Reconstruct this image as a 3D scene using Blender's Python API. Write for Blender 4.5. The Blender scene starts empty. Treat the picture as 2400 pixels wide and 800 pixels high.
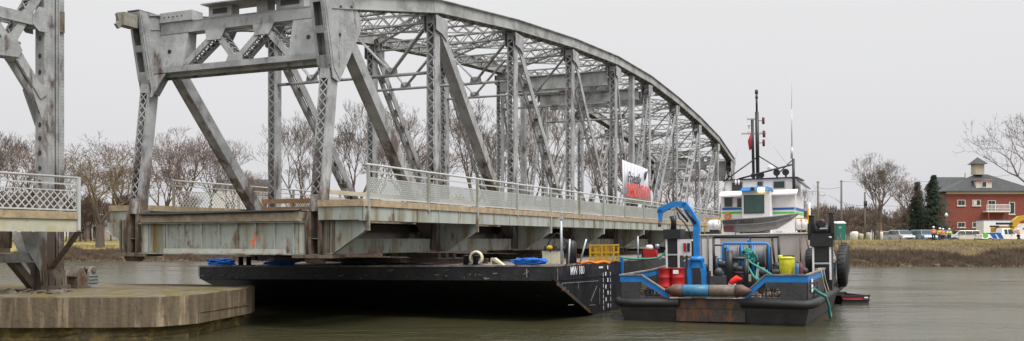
import bpy, bmesh, math, random
from mathutils import Vector as V, Matrix, Euler
R = math.radians
random.seed(7)
S = bpy.context.scene
COL = S.collection
# ------------------------------------------------------------------ camera
F = 2200.0; HZ = 561.0; CH = 3.2
cam_d = bpy.data.cameras.new("camera"); cam = bpy.data.objects.new("camera", cam_d); COL.objects.link(cam)
cam_d.sensor_width = 36; cam_d.lens = 36 * F / 2400
cam_d.shift_y = (HZ - 400) / 2400
cam_d.clip_start = .1; cam_d.clip_end = 4000
cam.location = (0, 0, CH); cam.rotation_euler = (R(90), 0, 0)
S.camera = cam
# ------------------------------------------------------------------ sky and light
w = bpy.data.worlds.new("World"); S.world = w; w.use_nodes = True
nt = w.node_tree; nt.nodes.clear()
SUN_EL, SUN_AZ = 55, 135          # azimuth clockwise from +Y
sky = nt.nodes.new('ShaderNodeTexSky'); sky.sky_type = 'NISHITA'; sky.sun_disc = False
sky.sun_elevation = R(SUN_EL); sky.sun_rotation = R(SUN_AZ); sky.air_density = 2; sky.dust_density = 6
hsv = nt.nodes.new('ShaderNodeHueSaturation'); hsv.inputs['Saturation'].default_value = .12; hsv.inputs['Value'].default_value = .10
tc = nt.nodes.new('ShaderNodeTexCoord'); sx = nt.nodes.new('ShaderNodeSeparateXYZ')
ramp = nt.nodes.new('ShaderNodeValToRGB')
cr = ramp.color_ramp
cr.elements[0].position = 0.0; cr.elements[0].color = (.30, .30, .315, 1)
cr.elements[1].position = 1.0; cr.elements[1].color = (1.1, 1.1, 1.11, 1)
for p, c in ((.03, (.345, .345, .36, 1)), (.26, (.385, .385, .388, 1)), (.5, (.72, .72, .73, 1))):
    e = cr.elements.new(p); e.color = c
nz = nt.nodes.new('ShaderNodeTexNoise'); nz.inputs['Scale'].default_value = 1.6; nz.inputs['Detail'].default_value = 3
mp = nt.nodes.new('ShaderNodeMapping'); mp.inputs['Scale'].default_value = (1, 1, 4)
mr = nt.nodes.new('ShaderNodeMapRange'); mr.inputs['To Min'].default_value = 2.18; mr.inputs['To Max'].default_value = 2.34
mul = nt.nodes.new('ShaderNodeVectorMath'); mul.operation = 'SCALE'
mix = nt.nodes.new('ShaderNodeMixRGB'); mix.inputs[0].default_value = .12
bg = nt.nodes.new('ShaderNodeBackground'); wo = nt.nodes.new('ShaderNodeOutputWorld')
L = nt.links.new
L(tc.outputs['Generated'], sx.inputs[0]); L(sx.outputs['Z'], ramp.inputs[0])
L(tc.outputs['Generated'], mp.inputs[0]); L(mp.outputs[0], nz.inputs['Vector']); L(nz.outputs[0], mr.inputs[0])
L(ramp.outputs[0], mul.inputs[0]); L(mr.outputs[0], mul.inputs['Scale'])
L(sky.outputs[0], hsv.inputs['Color']); L(mul.outputs[0], mix.inputs[1]); L(hsv.outputs[0], mix.inputs[2])
L(mix.outputs[0], bg.inputs[0]); bg.inputs[1].default_value = 1.0; L(bg.outputs[0], wo.inputs[0])
sd = bpy.data.lights.new("sun", 'SUN'); sun = bpy.data.objects.new("sun", sd); COL.objects.link(sun)
sd.energy = 2.8; sd.angle = R(24); sd.color = (1, .97, .93)
sdir = V((math.sin(R(SUN_AZ)) * math.cos(R(SUN_EL)), math.cos(R(SUN_AZ)) * math.cos(R(SUN_EL)), math.sin(R(SUN_EL))))
sun.rotation_euler = sdir.to_track_quat('Z', 'Y').to_euler()
vs = S.view_settings; vs.view_transform = 'Standard'; vs.look = 'None'; vs.exposure = 0; vs.gamma = 1
vs.use_curve_mapping = False

# ------------------------------------------------------------------ materials
MATS = {}
def mat(name, col, rough=.7, metal=0, var=.15, scale=1.5, rust=0, rustcol=(.16, .06, .02), rz=None, streak=False,
        bump=0, bscale=20, emit=0, spec=.5, col2=None, c2t=(.45, .6), c2s=None, alpha=None, bands=None):
    """procedural paint: base colour varied by noise, optional second colour patches, rust patches that
    get denser below height rz (damp zone), optional horizontal bands (z0,z1,colour) for painted stripes"""
    if name in MATS: return MATS[name]
    m = bpy.data.materials.new(name); m.use_nodes = True; t = m.node_tree; n = t.nodes; n.clear(); l = t.links.new
    out = n.new('ShaderNodeOutputMaterial'); b = n.new('ShaderNodeBsdfPrincipled'); l(b.outputs[0], out.inputs[0])
    b.inputs['Roughness'].default_value = rough; b.inputs['Metallic'].default_value = metal
    b.inputs['Specular IOR Level'].default_value = spec
    g = n.new('ShaderNodeNewGeometry')
    def noise(sc, det=4, mapping=None, seed=0):
        x = n.new('ShaderNodeTexNoise'); x.inputs['Scale'].default_value = sc; x.inputs['Detail'].default_value = det
        x.inputs['Roughness'].default_value = .62
        q = n.new('ShaderNodeMapping'); q.inputs['Location'].default_value = (seed, seed * 1.7, seed * .3)
        if mapping: q.inputs['Scale'].default_value = mapping
        l(g.outputs['Position'], q.inputs[0]); l(q.outputs[0], x.inputs['Vector']); return x.outputs[0]
    st = (1, 1, .12) if streak else None
    cur = None
    rgb = n.new('ShaderNodeRGB'); rgb.outputs[0].default_value = (*col, 1); cur = rgb.outputs[0]
    def mixc(fac, a, bb, mode='MIX'):
        x = n.new('ShaderNodeMixRGB'); x.blend_type = mode
        if isinstance(fac, float): x.inputs[0].default_value = fac
        else: l(fac, x.inputs[0])
        l(a, x.inputs[1])
        if isinstance(bb, tuple): x.inputs[2].default_value = (*bb, 1)
        else: l(bb, x.inputs[2])
        return x.outputs[0]
    def rng(v, a, bb, c=0., d=1.):
        x = n.new('ShaderNodeMapRange'); x.inputs[1].default_value = a; x.inputs[2].default_value = bb
        x.inputs[3].default_value = c; x.inputs[4].default_value = d; l(v, x.inputs[0]); return x.outputs[0]
    if col2: cur = mixc(rng(noise(c2s or scale, 5, st, 3.3), c2t[0], c2t[1]), cur, tuple(col2))
    if var:
        v = rng(noise(scale, 6, st, 9.1), .25, .75, 1 - var, 1 + var)
        x = n.new('ShaderNodeVectorMath'); x.operation = 'SCALE'; l(cur, x.inputs[0]); l(v, x.inputs['Scale']); cur = x.outputs[0]
    if rust:
        r = noise(scale * 1.3, 8, (1, 1, .45), 21.)
        th = .74 - rust * .3
        if rz is not None:
            s = n.new('ShaderNodeSeparateXYZ'); l(g.outputs['Position'], s.inputs[0])
            up = rng(s.outputs['Z'], rz - 2.2, rz + 2.5, .23, 0.)
            a = n.new('ShaderNodeMath'); a.operation = 'ADD'; l(r, a.inputs[0]); l(up, a.inputs[1]); r = a.outputs[0]
        cur = mixc(rng(r, th, th + .12, 0., .9), cur, rustcol)
    if bands:
        s = n.new('ShaderNodeSeparateXYZ'); tcx = n.new('ShaderNodeTexCoord'); l(tcx.outputs['Object'], s.inputs[0])
        for z0, z1, c in bands:
            a = n.new('ShaderNodeMath'); a.operation = 'GREATER_THAN'; l(s.outputs['Z'], a.inputs[0]); a.inputs[1].default_value = z0
            d = n.new('ShaderNodeMath'); d.operation = 'LESS_THAN'; l(s.outputs['Z'], d.inputs[0]); d.inputs[1].default_value = z1
            e = n.new('ShaderNodeMath'); e.operation = 'MULTIPLY'; l(a.outputs[0], e.inputs[0]); l(d.outputs[0], e.inputs[1])
            cur = mixc(e.outputs[0], cur, tuple(c))
    l(cur, b.inputs['Base Color'])
    if bump:
        x = n.new('ShaderNodeBump'); x.inputs['Strength'].default_value = bump; x.inputs['Distance'].default_value = .05
        l(noise(bscale, 5, None, 1.), x.inputs['Height']); l(x.outputs[0], b.inputs['Normal'])
    if emit:
        b.inputs['Emission Color'].default_value = (*col, 1); b.inputs['Emission Strength'].default_value = emit
    MATS[name] = m; return m

M = {}
M['steel'] = mat('grey_bridge_paint', (.325, .33, .33), .6, 0, .24, 1.3, .62, (.065, .038, .025), 5.4, bump=.3, bscale=9, col2=(.22, .222, .222), c2t=(.44, .66))
M['steel2'] = mat('grey_bridge_paint_chord', (.33, .335, .33), .55, 0, .2, .9, .2, (.12, .07, .04), 3.4, bump=.2, bscale=9, col2=(.21, .21, .20))
M['green'] = mat('pale_green_bridge_paint', (.31, .335, .305), .6, 0, .16, 1.5, .27, (.12, .055, .02), 3.2, bump=.25, bscale=8, col2=(.19, .165, .10), c2t=(.50, .64), streak=True)
M['rusty'] = mat('rusty_steel', (.13, .105, .08), .8, 0, .35, 3, .8, (.085, .035, .015), bump=.4)
M['rail'] = mat('pale_rail_paint', (.43, .445, .425), .5, 0, .12, 2, .2, (.25, .17, .1), None)
M['curb'] = mat('weathered_concrete_edge', (.22, .175, .12), .9, 0, .3, 2.6, .34, (.085, .05, .03), bump=.5, bscale=12, col2=(.29, .25, .19))
M['asphalt'] = mat('asphalt', (.055, .052, .055), .85, 0, .25, 4, bump=.4, bscale=30)
M['pier'] = mat('pier_concrete', (.112, .084, .052), .9, 0, .5, 4.2, .42, (.06, .045, .03), streak=True, bump=.6, bscale=6, col2=(.235, .18, .115), c2t=(.52, .64), c2s=3.1)
M['pierbase'] = mat('wet_pier_footing', (.12, .09, .035), .5, 0, .4, 2.5, .3, (.02, .018, .012), bump=.9, bscale=5, col2=(.24, .17, .05), c2t=(.5, .6))
M['piertop'] = mat('mossy_pier_top', (.13, .105, .08), .95, 0, .45, 2., .25, (.05, .04, .03), bump=.6, bscale=8, col2=(.11, .088, .022), c2t=(.44, .58), c2s=.9)
M['hull'] = mat('black_hull_paint', (.012, .013, .016), .34, 0, .45, 1.6, .35, (.045, .035, .028), bump=.6, bscale=3, col2=(.022, .022, .024))
M['hullgrey'] = mat('dark_grey_hull', (.034, .032, .034), .5, 0, .4, 2.4, .4, (.075, .045, .03), bump=.4, bscale=6)
M['scrape'] = mat('scraped_steel', (.22, .20, .18), .6, 0, .5, 9, .45, (.05, .03, .02))
M['deckplate'] = mat('worn_deck_plate', (.22, .19, .17), .7, 0, .3, 1.8, .3, (.13, .07, .04), col2=(.10, .09, .09), bump=.3)
M['blue'] = mat('bright_blue_paint', (.006, .165, .47), .4, 0, .2, 5, .32, (.05, .04, .03))
M['blueold'] = mat('faded_blue_paint', (.02, .13, .24), .45, 0, .3, 7, .55, (.16, .11, .08))
M['rollerend'] = mat('rusty_brown_steel', (.085, .045, .03), .5, 0, .35, 6, .2, (.04, .02, .015), bump=.3)
M['rollergrey'] = mat('worn_grey_brown_steel', (.13, .10, .075), .5, 0, .4, 5, .5, (.10, .06, .04), bump=.3)
M['hullrust'] = mat('rust_streaked_hull', (.04, .032, .028), .6, 0, .4, 2.2, .85, (.13, .055, .022), streak=True, bump=.4, bscale=8)
M['rubber'] = mat('black_rubber', (.012, .012, .012), .6, 0, .3, 5, 0, bump=.3, bscale=12)
M['black'] = mat('black_machinery_paint', (.013, .013, .014), .45, 0, .3, 5, .1, (.05, .03, .02))
M['white'] = mat('white_paint', (.68, .66, .65), .4, 0, .07, 1.3, .06, (.35, .24, .16))
M['offwhite'] = mat('off_white_panel', (.44, .395, .365), .5, 0, .08, 1.6, .08, (.3, .2, .14))
M['red'] = mat('red_drum_paint', (.36, .012, .012), .35, 0, .25, 5, .35, (.10, .03, .02))
M['redcloth'] = mat('red_cloth', (.75, .02, .01), .8)
M['yellow'] = mat('yellow_paint', (.45, .27, .01), .5, 0, .2, 6, .15)
M['lime'] = mat('lemon_yellow_plastic', (.50, .47, .02), .5, 0, .3, 6, .3)
M['orange'] = mat('orange_plastic', (.75, .17, .01), .6, 0, .15, 5)
M['rope'] = mat('teal_rope', (.05, .27, .23), .9, 0, .4, 30, 0, bump=.5, bscale=60)
M['ropeg'] = mat('green_hose', (.02, .20, .12), .6, 0, .3, 20)
M['tarp'] = mat('blue_rope_pile', (.008, .14, .55), .6, 0, .6, 12, 0, bump=.8, bscale=25)
M['glass'] = mat('dark_glass', (.02, .035, .035), .08, 0, .1, 2)
M['glassg'] = mat('green_tinted_glass', (.035, .075, .065), .12, 0, .3, 1.2)
M['alu'] = mat('dull_aluminium_hull', (.20, .185, .175), .4, .3, .2, 5)
M['maroon'] = mat('maroon_boat_trim', (.11, .02, .025), .5)
M['cream'] = mat('cream_weathered_paint', (.50, .46, .33), .6, 0, .2, 5, .35, (.2, .13, .07))
M['cream2'] = mat('chalky_grey_paint', (.36, .33, .26), .7, 0, .25, 6, .3, (.16, .10, .06))
M['rusty2'] = mat('rust_specked_grey', (.22, .205, .17), .7, 0, .3, 5, .6, (.07, .04, .025))
M['undershade'] = mat('shade_darkened_rusty_steel', (.06, .05, .043), .85, 0, .4, 2, .4, (.09, .035, .015))  # base colour darkened to paint in the shadow below the deck; rust patches over it
M['curb2'] = mat('rust_stained_sidewalk_edge', (.36, .28, .175), .9, 0, .22, 2.6, .4, (.20, .09, .03), bump=.4, bscale=12, col2=(.27, .20, .13))
M['flake'] = mat('chipped_pale_flange', (.42, .42, .37), .7, 0, .2, 3, .5, (.11, .05, .025), bump=.3)
M['ystain'] = mat('ochre_rust_stain', (.22, .13, .02), .8, 0, .35, 4, .5, (.10, .045, .015), streak=True)
M['galv'] = mat('galvanised_pipe', (.42, .44, .46), .4, .3, .1, 4)
M['wood'] = mat('timber_cribbing', (.06, .045, .035), .9, 0, .4, 5)
M['barkr'] = mat('reddish_bare_bark', (.12, .092, .075), .9, 0, .25, 3)
M['barkb'] = mat('brown_bare_bark', (.10, .078, .062), .9, 0, .25, 3)
M['willow'] = mat('willow_twigs_ochre', (.16, .12, .062), .9, 0, .3, 1)
M['twig'] = mat('reddish_fine_twigs', (.15, .108, .09), .9, 0, .25, 1)
M['conifer'] = mat('spruce_needles', (.028, .046, .03), .9, 0, .4, 2)
M['brick'] = mat('red_brick', (.19, .05, .036), .9, 0, .2, 3, 0, bump=.2)
M['roof'] = mat('grey_shingles', (.06, .062, .064), .9, 0, .25, 2)
M['trim'] = mat('pale_trim', (.55, .50, .45), .7, 0, .1, 3)
M['grass'] = mat('dry_spring_grass', (.26, .21, .07), 1, 0, .3, .5, 0, col2=(.17, .18, .045), c2t=(.45, .6), c2s=.06, bump=.6, bscale=3)
M['brown'] = mat('brown_dead_brush', (.12, .085, .055), 1, 0, .45, 1.2)
M['brown2'] = mat('reddish_dead_brush', (.105, .072, .052), 1, 0, .35, 1.2)
M['tan'] = mat('tan_dead_grass_blades', (.33, .26, .12), 1, 0, .3, 1.2)
M['bank'] = mat('river_bank_earth', (.085, .06, .038), 1, 0, .4, .6, 0, col2=(.15, .12, .055), c2t=(.54, .66), c2s=.15, bump=.8, bscale=2)
M['wallw'] = mat('white_clapboard', (.62, .60, .60), .7, 0, .08, 2)
M['pinkwall'] = mat('pinkish_siding', (.42, .33, .32), .8, 0, .1, 2)
M['greenp'] = mat('green_plastic_cabin', (.008, .13, .10), .5, 0, .1, 2)
M['silver'] = mat('silver_car_paint', (.38, .39, .42), .25, .4, .03, 2)
M['silverb'] = mat('blue_grey_car_paint', (.22, .27, .33), .25, .4, .03, 2)
M['darkcar'] = mat('dark_car_paint', (.02, .022, .028), .25, .2, .03, 2)
M['beige'] = mat('champagne_car_paint', (.50, .46, .41), .25, .2, .03, 2)
M['whitecar'] = mat('white_car_paint', (.75, .74, .76), .25, 0, .03, 2)
M['tyre'] = mat('tyre_rubber', (.018, .018, .018), .8)
M['rim'] = mat('wheel_rim', (.45, .45, .46), .3, .6, .05)
M['lampg'] = mat('headlight_glass', (.6, .62, .62), .15, 0, 0)
M['lampr'] = mat('tail_light_red', (.4, .02, .02), .2, 0, 0)
M['skin'] = mat('skin', (.45, .25, .17), .6, 0, .05)
M['navy'] = mat('navy_cloth', (.02, .025, .05), .9, 0, .1)
M['hivo'] = mat('orange_safety_vest', (.85, .13, .015), .7, 0, .1)
M['hivy'] = mat('yellow_safety_vest', (.65, .75, .04), .7, 0, .1)
M['helmet'] = mat('white_helmet', (.8, .8, .78), .4, 0, .03)
M['strblue'] = mat('stripe_blue', (.01, .09, .36), .4, 0, .05)
M['strgreen'] = mat('stripe_green', (.08, .48, .05), .4, 0, .05)
M['paintmark'] = mat('orange_spray_paint', (.85, .16, .03), .7, 0, .15, 8)
M['letter'] = mat('white_lettering', (.7, .7, .72), .6, 0, .1, 8)
M['letterb'] = mat('black_lettering', (.03, .03, .035), .6, 0, 0)
M['letterr'] = mat('red_lettering', (.75, .05, .03), .6, 0, 0)
M['banner'] = mat('white_vinyl', (.52, .52, .57), .5, 0, .05, 2)
M['brownrail'] = mat('brown_guard_rail', (.22, .12, .06), .8, 0, .3, 3, .3)
M['guard'] = mat('beige_guard_rail', (.42, .37, .28), .7, 0, .2, 2, .2)
M['pole'] = mat('grey_wood_pole', (.13, .115, .10), .9, 0, .2, 2)
M['amber'] = mat('lit_work_lamp', (1, .78, .35), .4, 0, 0, emit=6)
M['flag'] = mat('red_flag_cloth', (.35, .02, .03), .8)

# water
def water_mat():
    m = bpy.data.materials.new('river_water'); m.use_nodes = True; t = m.node_tree; n = t.nodes; l = t.links.new
    b = n['Principled BSDF']; b.inputs['Base Color'].default_value = (.050, .047, .024, 1)
    b.inputs['Roughness'].default_value = .17; b.inputs['IOR'].default_value = 1.33
    g = n.new('ShaderNodeNewGeometry')
    def nz(sc, mpv, det, seed):
        q = n.new('ShaderNodeMapping'); q.inputs['Scale'].default_value = mpv; q.inputs['Location'].default_value = (seed, seed, 0)
        q.inputs['Rotation'].default_value = (0, 0, R(8))
        x = n.new('ShaderNodeTexNoise'); x.inputs['Scale'].default_value = sc; x.inputs['Detail'].default_value = det
        l(g.outputs['Position'], q.inputs[0]); l(q.outputs[0], x.inputs['Vector']); return x.outputs[0]
    a = nz(.55, (.75, 1.25, 1), 5, 0); c = nz(3.4, (.7, 1.1, 1), 4, 5); patch = nz(.11, (.55, 1.5, 1), 6, 11)
    ad = n.new('ShaderNodeMath'); ad.operation = 'MULTIPLY_ADD'; l(c, ad.inputs[0]); ad.inputs[1].default_value = .42; l(a, ad.inputs[2])
    mr = n.new('ShaderNodeMapRange'); l(patch, mr.inputs[0]); mr.inputs[1].default_value = .35; mr.inputs[2].default_value = .65
    mr.inputs[3].default_value = .25; mr.inputs[4].default_value = 1.0
    rr_ = n.new('ShaderNodeMapRange'); l(patch, rr_.inputs[0]); rr_.inputs[1].default_value = .35; rr_.inputs[2].default_value = .65; rr_.inputs[3].default_value = .26; rr_.inputs[4].default_value = .07; l(rr_.outputs[0], b.inputs['Roughness'])
    bp = n.new('ShaderNodeBump'); bp.inputs['Distance'].default_value = .24; l(mr.outputs[0], bp.inputs['Strength'])
    l(ad.outputs[0], bp.inputs['Height']); l(bp.outputs[0], b.inputs['Normal'])
    return m
M['water'] = water_mat()

# ------------------------------------------------------------------ mesh helpers
class MB:
    def __init__(s): s.v = []; s.f = []; s.m = []; s.cur = 0; s.sm = []; s.smooth = False
    def quadbox(s, p):                      # 8 points: bottom ring 0-3, top ring 4-7
        k = len(s.v); s.v += [tuple(q) for q in p]
        for f in ((3, 2, 1, 0), (4, 5, 6, 7), (0, 1, 5, 4), (1, 2, 6, 5), (2, 3, 7, 6), (3, 0, 4, 7)):
            s.f.append(tuple(k + i for i in f)); s.m.append(s.cur); s.sm.append(False)
    def box(s, x0, x1, y0, y1, z0, z1):
        s.quadbox([(x0, y0, z0), (x1, y0, z0), (x1, y1, z0), (x0, y1, z0), (x0, y0, z1), (x1, y0, z1), (x1, y1, z1), (x0, y1, z1)])
    def bar(s, p0, p1, a, b, wa, wb):       # box between p0,p1 with cross-section wa along a, wb along b
        p0 = V(p0); p1 = V(p1); a = V(a).normalized() * wa / 2; b = V(b).normalized() * wb / 2
        s.quadbox([p0 - a - b, p0 + a - b, p0 + a + b, p0 - a + b, p1 - a - b, p1 + a - b, p1 + a + b, p1 - a + b])
    def beam(s, p0, p1, wd, h, up=(0, 0, 1)):
        p0 = V(p0); p1 = V(p1); d = (p1 - p0).normalized(); a = d.cross(V(up))
        if a.length < 1e-3: a = d.cross(V((1, 0, 0)))
        a.normalize(); b = a.cross(d); s.bar(p0, p1, a, b, wd, h)
    def tube(s, pts, r, n=8, caps=True):
        pts = [V(p) for p in pts]
        if not isinstance(r, (list, tuple)): r = [r] * len(pts)
        k0 = len(s.v); prev = None
        for i, p in enumerate(pts):
            d = (pts[min(i + 1, len(pts) - 1)] - pts[max(i - 1, 0)])
            if d.length < 1e-9: d = V((0, 0, 1))
            d.normalize()
            if prev is None:
                a = d.cross(V((0, 0, 1)));
                if a.length < .05: a = d.cross(V((1, 0, 0)))
            else: a = prev - d * prev.dot(d)
            a.normalize(); prev = a; b = d.cross(a)
            for j in range(n):
                t = 2 * math.pi * j / n; s.v.append(tuple(p + (a * math.cos(t) + b * math.sin(t)) * r[i]))
        for i in range(len(pts) - 1):
            for j in range(n):
                j2 = (j + 1) % n; q = k0 + i * n
                s.f.append((q + j, q + j2, q + n + j2, q + n + j)); s.m.append(s.cur); s.sm.append(n > 4)
        if caps:
            s.f.append(tuple(k0 + j for j in reversed(range(n)))); s.m.append(s.cur); s.sm.append(False)
            q = k0 + (len(pts) - 1) * n
            s.f.append(tuple(q + j for j in range(n))); s.m.append(s.cur); s.sm.append(False)
    def prism(s, poly, off):                # planar polygon (3d points) extruded by off
        k = len(s.v); off = V(off); n = len(poly)
        s.v += [tuple(V(p)) for p in poly] + [tuple(V(p) + off) for p in poly]
        s.f.append(tuple(range(k, k + n))); s.f.append(tuple(k + n + i for i in reversed(range(n))))
        s.m += [s.cur] * 2; s.sm += [False] * 2
        for i in range(n):
            j = (i + 1) % n; s.f.append((k + j, k + i, k + n + i, k + n + j)); s.m.append(s.cur); s.sm.append(False)
    def quad(s, *p):
        k = len(s.v); s.v += [tuple(q) for q in p]; s.f.append(tuple(range(k, k + len(p)))); s.m.append(s.cur); s.sm.append(False)
    def torus(s, c, axis, R0, r, n=20, m=8, sq=1.):
        c = V(c); ax = V(axis).normalized(); a = ax.cross(V((.3, .2, 1))).normalized(); b = ax.cross(a); k = len(s.v)
        for i in range(n):
            t = 2 * math.pi * i / n; rd = a * math.cos(t) + b * math.sin(t)
            for j in range(m):
                u = 2 * math.pi * j / m; s.v.append(tuple(c + rd * (R0 + r * math.cos(u)) + ax * r * sq * math.sin(u)))
        for i in range(n):
            for j in range(m):
                s.f.append((k + i * m + j, k + ((i + 1) % n) * m + j, k + ((i + 1) % n) * m + (j + 1) % m, k + i * m + (j + 1) % m))
                s.m.append(s.cur); s.sm.append(True)
    def lathe(s, c, prof, n=16, axis='z'):
        k = len(s.v); c = V(c)
        for r, h in prof:
            for j in range(n):
                t = 2 * math.pi * j / n; x, y = r * math.cos(t), r * math.sin(t)
                s.v.append(tuple(c + (V((x, y, h)) if axis == 'z' else V((h, x, y)) if axis == 'x' else V((x, h, y)))))
        for i in range(len(prof) - 1):
            for j in range(n):
                q = k + i * n; j2 = (j + 1) % n; s.f.append((q + j, q + j2, q + n + j2, q + n + j)); s.m.append(s.cur); s.sm.append(True)
        s.f.append(tuple(k + j for j in reversed(range(n)))); s.f.append(tuple(k + (len(prof) - 1) * n + j for j in range(n)))
        s.m += [s.cur] * 2; s.sm += [False] * 2
    def build(s, name, mats, parent=None, loc=None, fix=False):
        me = bpy.data.meshes.new(name); me.from_pydata(s.v, [], s.f)
        for q in (mats if isinstance(mats, (list, tuple)) else [mats]): me.materials.append(q)
        me.polygons.foreach_set('material_index', s.m); me.polygons.foreach_set('use_smooth', s.sm)
        if fix:
            bm = bmesh.new(); bm.from_mesh(me); bmesh.ops.recalc_face_normals(bm, faces=bm.faces); bm.to_mesh(me); bm.free()
        me.update(); o = bpy.data.objects.new(name, me); COL.objects.link(o)
        if parent: o.parent = parent
        if loc: o.location = loc
        return o
def tag(o, label, cat, group=None, kind=None):
    if label: o['label'] = label
    if cat: o['category'] = cat
    if group: o['group'] = group
    if kind: o['kind'] = kind
    return o
def root(name, loc, rot, label, cat, group=None):
    o = bpy.data.objects.new(name, None); COL.objects.link(o); o.location = loc
    o.rotation_euler = rot if isinstance(rot, (tuple, list)) else (0, 0, rot); o.empty_display_size = .3
    return tag(o, label, cat, group)
def copy_tree(o, parent=None):
    c = o.copy(); COL.objects.link(c)
    if parent: c.parent = parent
    for ch in list(o.children): copy_tree(ch, c)
    return c
def text(name, s, size, material, parent, loc, rot, ext=.004, sx=1.0, font_sh=0.):
    cu = bpy.data.curves.new(name, 'FONT'); cu.body = s; cu.size = size; cu.extrude = ext; cu.align_x = 'CENTER'; cu.align_y = 'CENTER'
    cu.shear = font_sh; cu.offset = size * .012
    tmp = bpy.data.objects.new(name, cu); COL.objects.link(tmp)
    dg = bpy.context.evaluated_depsgraph_get(); me = bpy.data.meshes.new_from_object(tmp.evaluated_get(dg))
    bpy.data.objects.remove(tmp); me.materials.clear(); me.materials.append(material)
    o = bpy.data.objects.new(name, me); COL.objects.link(o); o.parent = parent; o.location = loc; o.rotation_euler = rot; o.scale = (sx, 1, 1)
    return o
def W(px, py, Y): return V(((px - 1200) / F * Y, Y, CH - (py - HZ) / F * Y))

def member(mb, p0, p1, a, b, wa, wb, style='single', pl=.03, flange=.075, pitch=None, ends=.35):
    """built-up riveted member: two channel plates (normal a, wb deep) joined by lacing / battens on the b faces"""
    p0 = V(p0); p1 = V(p1); ax = (p1 - p0); ln = ax.length; ax.normalize()
    a = V(a); a = (a - ax * a.dot(ax)).normalized(); b = V(b); b = (b - ax * b.dot(ax) - a * b.dot(a)).normalized()
    for sg in (-1, 1):
        o = a * sg * (wa / 2 - pl / 2)
        mb.bar(p0 + o, p1 + o, a, b, pl, wb)
        for sb in (-1, 1):
            q = a * sg * (wa / 2 - flange / 2) + b * sb * (wb / 2 + .006)
            mb.bar(p0 + q, p1 + q, a, b, flange, .02)
    if style == 'solid':
        for sb in (-1, 1):
            q = b * sb * (wb / 2 - .01); mb.bar(p0 + q, p1 + q, a, b, wa - .05, .015)
        return
    for sb in (-1, 1):
        q = b * sb * (wb / 2 + .024)
        e = min(ends, ln * .15)
        mb.bar(p0 + q, p0 + ax * e + q, a, b, wa - .01, .014); mb.bar(p1 - ax * e + q, p1 + q, a, b, wa - .01, .014)
        L0 = e; L1 = ln - e
        if style == 'batten':
            n = max(1, int((L1 - L0) / 1.1))
            for i in range(1, n):
                c = p0 + ax * (L0 + (L1 - L0) * i / n) + q; mb.bar(c - ax * .14, c + ax * .14, a, b, wa - .01, .014)
            continue
        pt = pitch or wa * .9; n = max(1, round((L1 - L0) / pt)); st = (L1 - L0) / n; ha = wa / 2 - .04
        for i in range(n):
            for d in ((1, -1) if style == 'double' else (((1, -1)[i % 2]),)):
                c0 = p0 + ax * (L0 + i * st) + q - a * ha * d; c1 = p0 + ax * (L0 + (i + 1) * st) + q + a * ha * d
                dd = (c1 - c0).normalized(); mb.bar(c0 + b * (.006 * d), c1 + b * (.006 * d), dd.cross(b), b, .048, .012)
def rivets(mb, p0, p1, nrm, sp=.13, r=.022):
    p0 = V(p0); p1 = V(p1); n = max(1, int((p1 - p0).length / sp)); d = (p1 - p0).normalized(); nrm = V(nrm).normalized(); c = d.cross(nrm)
    for i in range(n + 1):
        q = p0 + (p1 - p0) * i / n; k = len(mb.v)
        mb.v += [tuple(q + d * r), tuple(q + c * r), tuple(q - d * r), tuple(q - c * r), tuple(q + nrm * r * .8)]
        for f in ((0, 1, 4), (1, 2, 4), (2, 3, 4), (3, 0, 4)): mb.f.append(tuple(k + x for x in f)); mb.m.append(mb.cur); mb.sm.append(False)
# ================================================================== setting
TH = R(23.93); ROT = R(90) - TH
# shore line (water edge) as function of X
def shoreY(x):
    pts = [(-400, 150), (-120, 142), (-66, 138), (-40, 137), (0, 126), (20, 118), (39, 112.5), (62, 108), (120, 104), (400, 92)]
    for (a, ya), (b_, yb) in zip(pts, pts[1:]):
        if a <= x <= b_: return ya + (yb - ya) * (x - a) / (b_ - a)
    return 150 if x < 0 else 92
def groundz(x, y):
    d = y - shoreY(x)
    jit = .12 * math.sin(x * .9) + .1 * math.sin(x * .37 + 2)
    if x < 0: prof = [(-12, -1.5), (0, -.02), (2.5, .9), (7, 1.35), (16, 2.0), (48, 3.3), (120, 3.9), (400, 5), (3000, 6)]
    else: prof = [(-12, -1.5), (0, -.02), (2, .9), (6, 1.75), (10, 2.75), (15, 3.0), (20, 2.9), (24, 2.75), (60, 2.8), (400, 3.6), (3000, 6)]
    for (a, za), (b_, zb) in zip(prof, prof[1:]):
        if a <= d <= b_:
            return za + (zb - za) * (d - a) / (b_ - a) + (jit if 1 < d < 12 else 0)
    return -1.5 if d < 0 else 6
mb = MB()
mb.quad((-1500, -200, 0), (1500, -200, 0), (1500, 160, 0), (-1500, 160, 0))
tag(mb.build('river_water', M['water']), None, None, kind='structure')
xs = [-1500, -700, -400, -250] + [-180 + 2 * i for i in range(151)] + [150, 200, 300, 500, 900, 1500]
ds = [-12, -4, 0, 1, 2, 3, 4.5, 6, 8, 11, 13, 16, 22, 30, 48, 80, 120, 250, 400, 1000, 2900]
mb = MB(); mb2 = MB()
idx = {}
for i, x in enumerate(xs):
    for j, d in enumerate(ds):
        y = shoreY(x) + d; z = groundz(x, y)
        idx[i, j] = len(mb.v); mb.v.append((x, y, z))
for i in range(len(xs) - 1):
    for j in range(len(ds) - 1):
        mb.f.append((idx[i, j], idx[i + 1, j], idx[i + 1, j + 1], idx[i, j + 1])); mb.sm.append(True)
        dd = ds[j]; mb.m.append(0 if dd < (11 if xs[i] > 0 else 8) else 1)
tag(mb.build('far_bank_ground', [M['bank'], M['grass']]), None, None, kind='structure')

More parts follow.
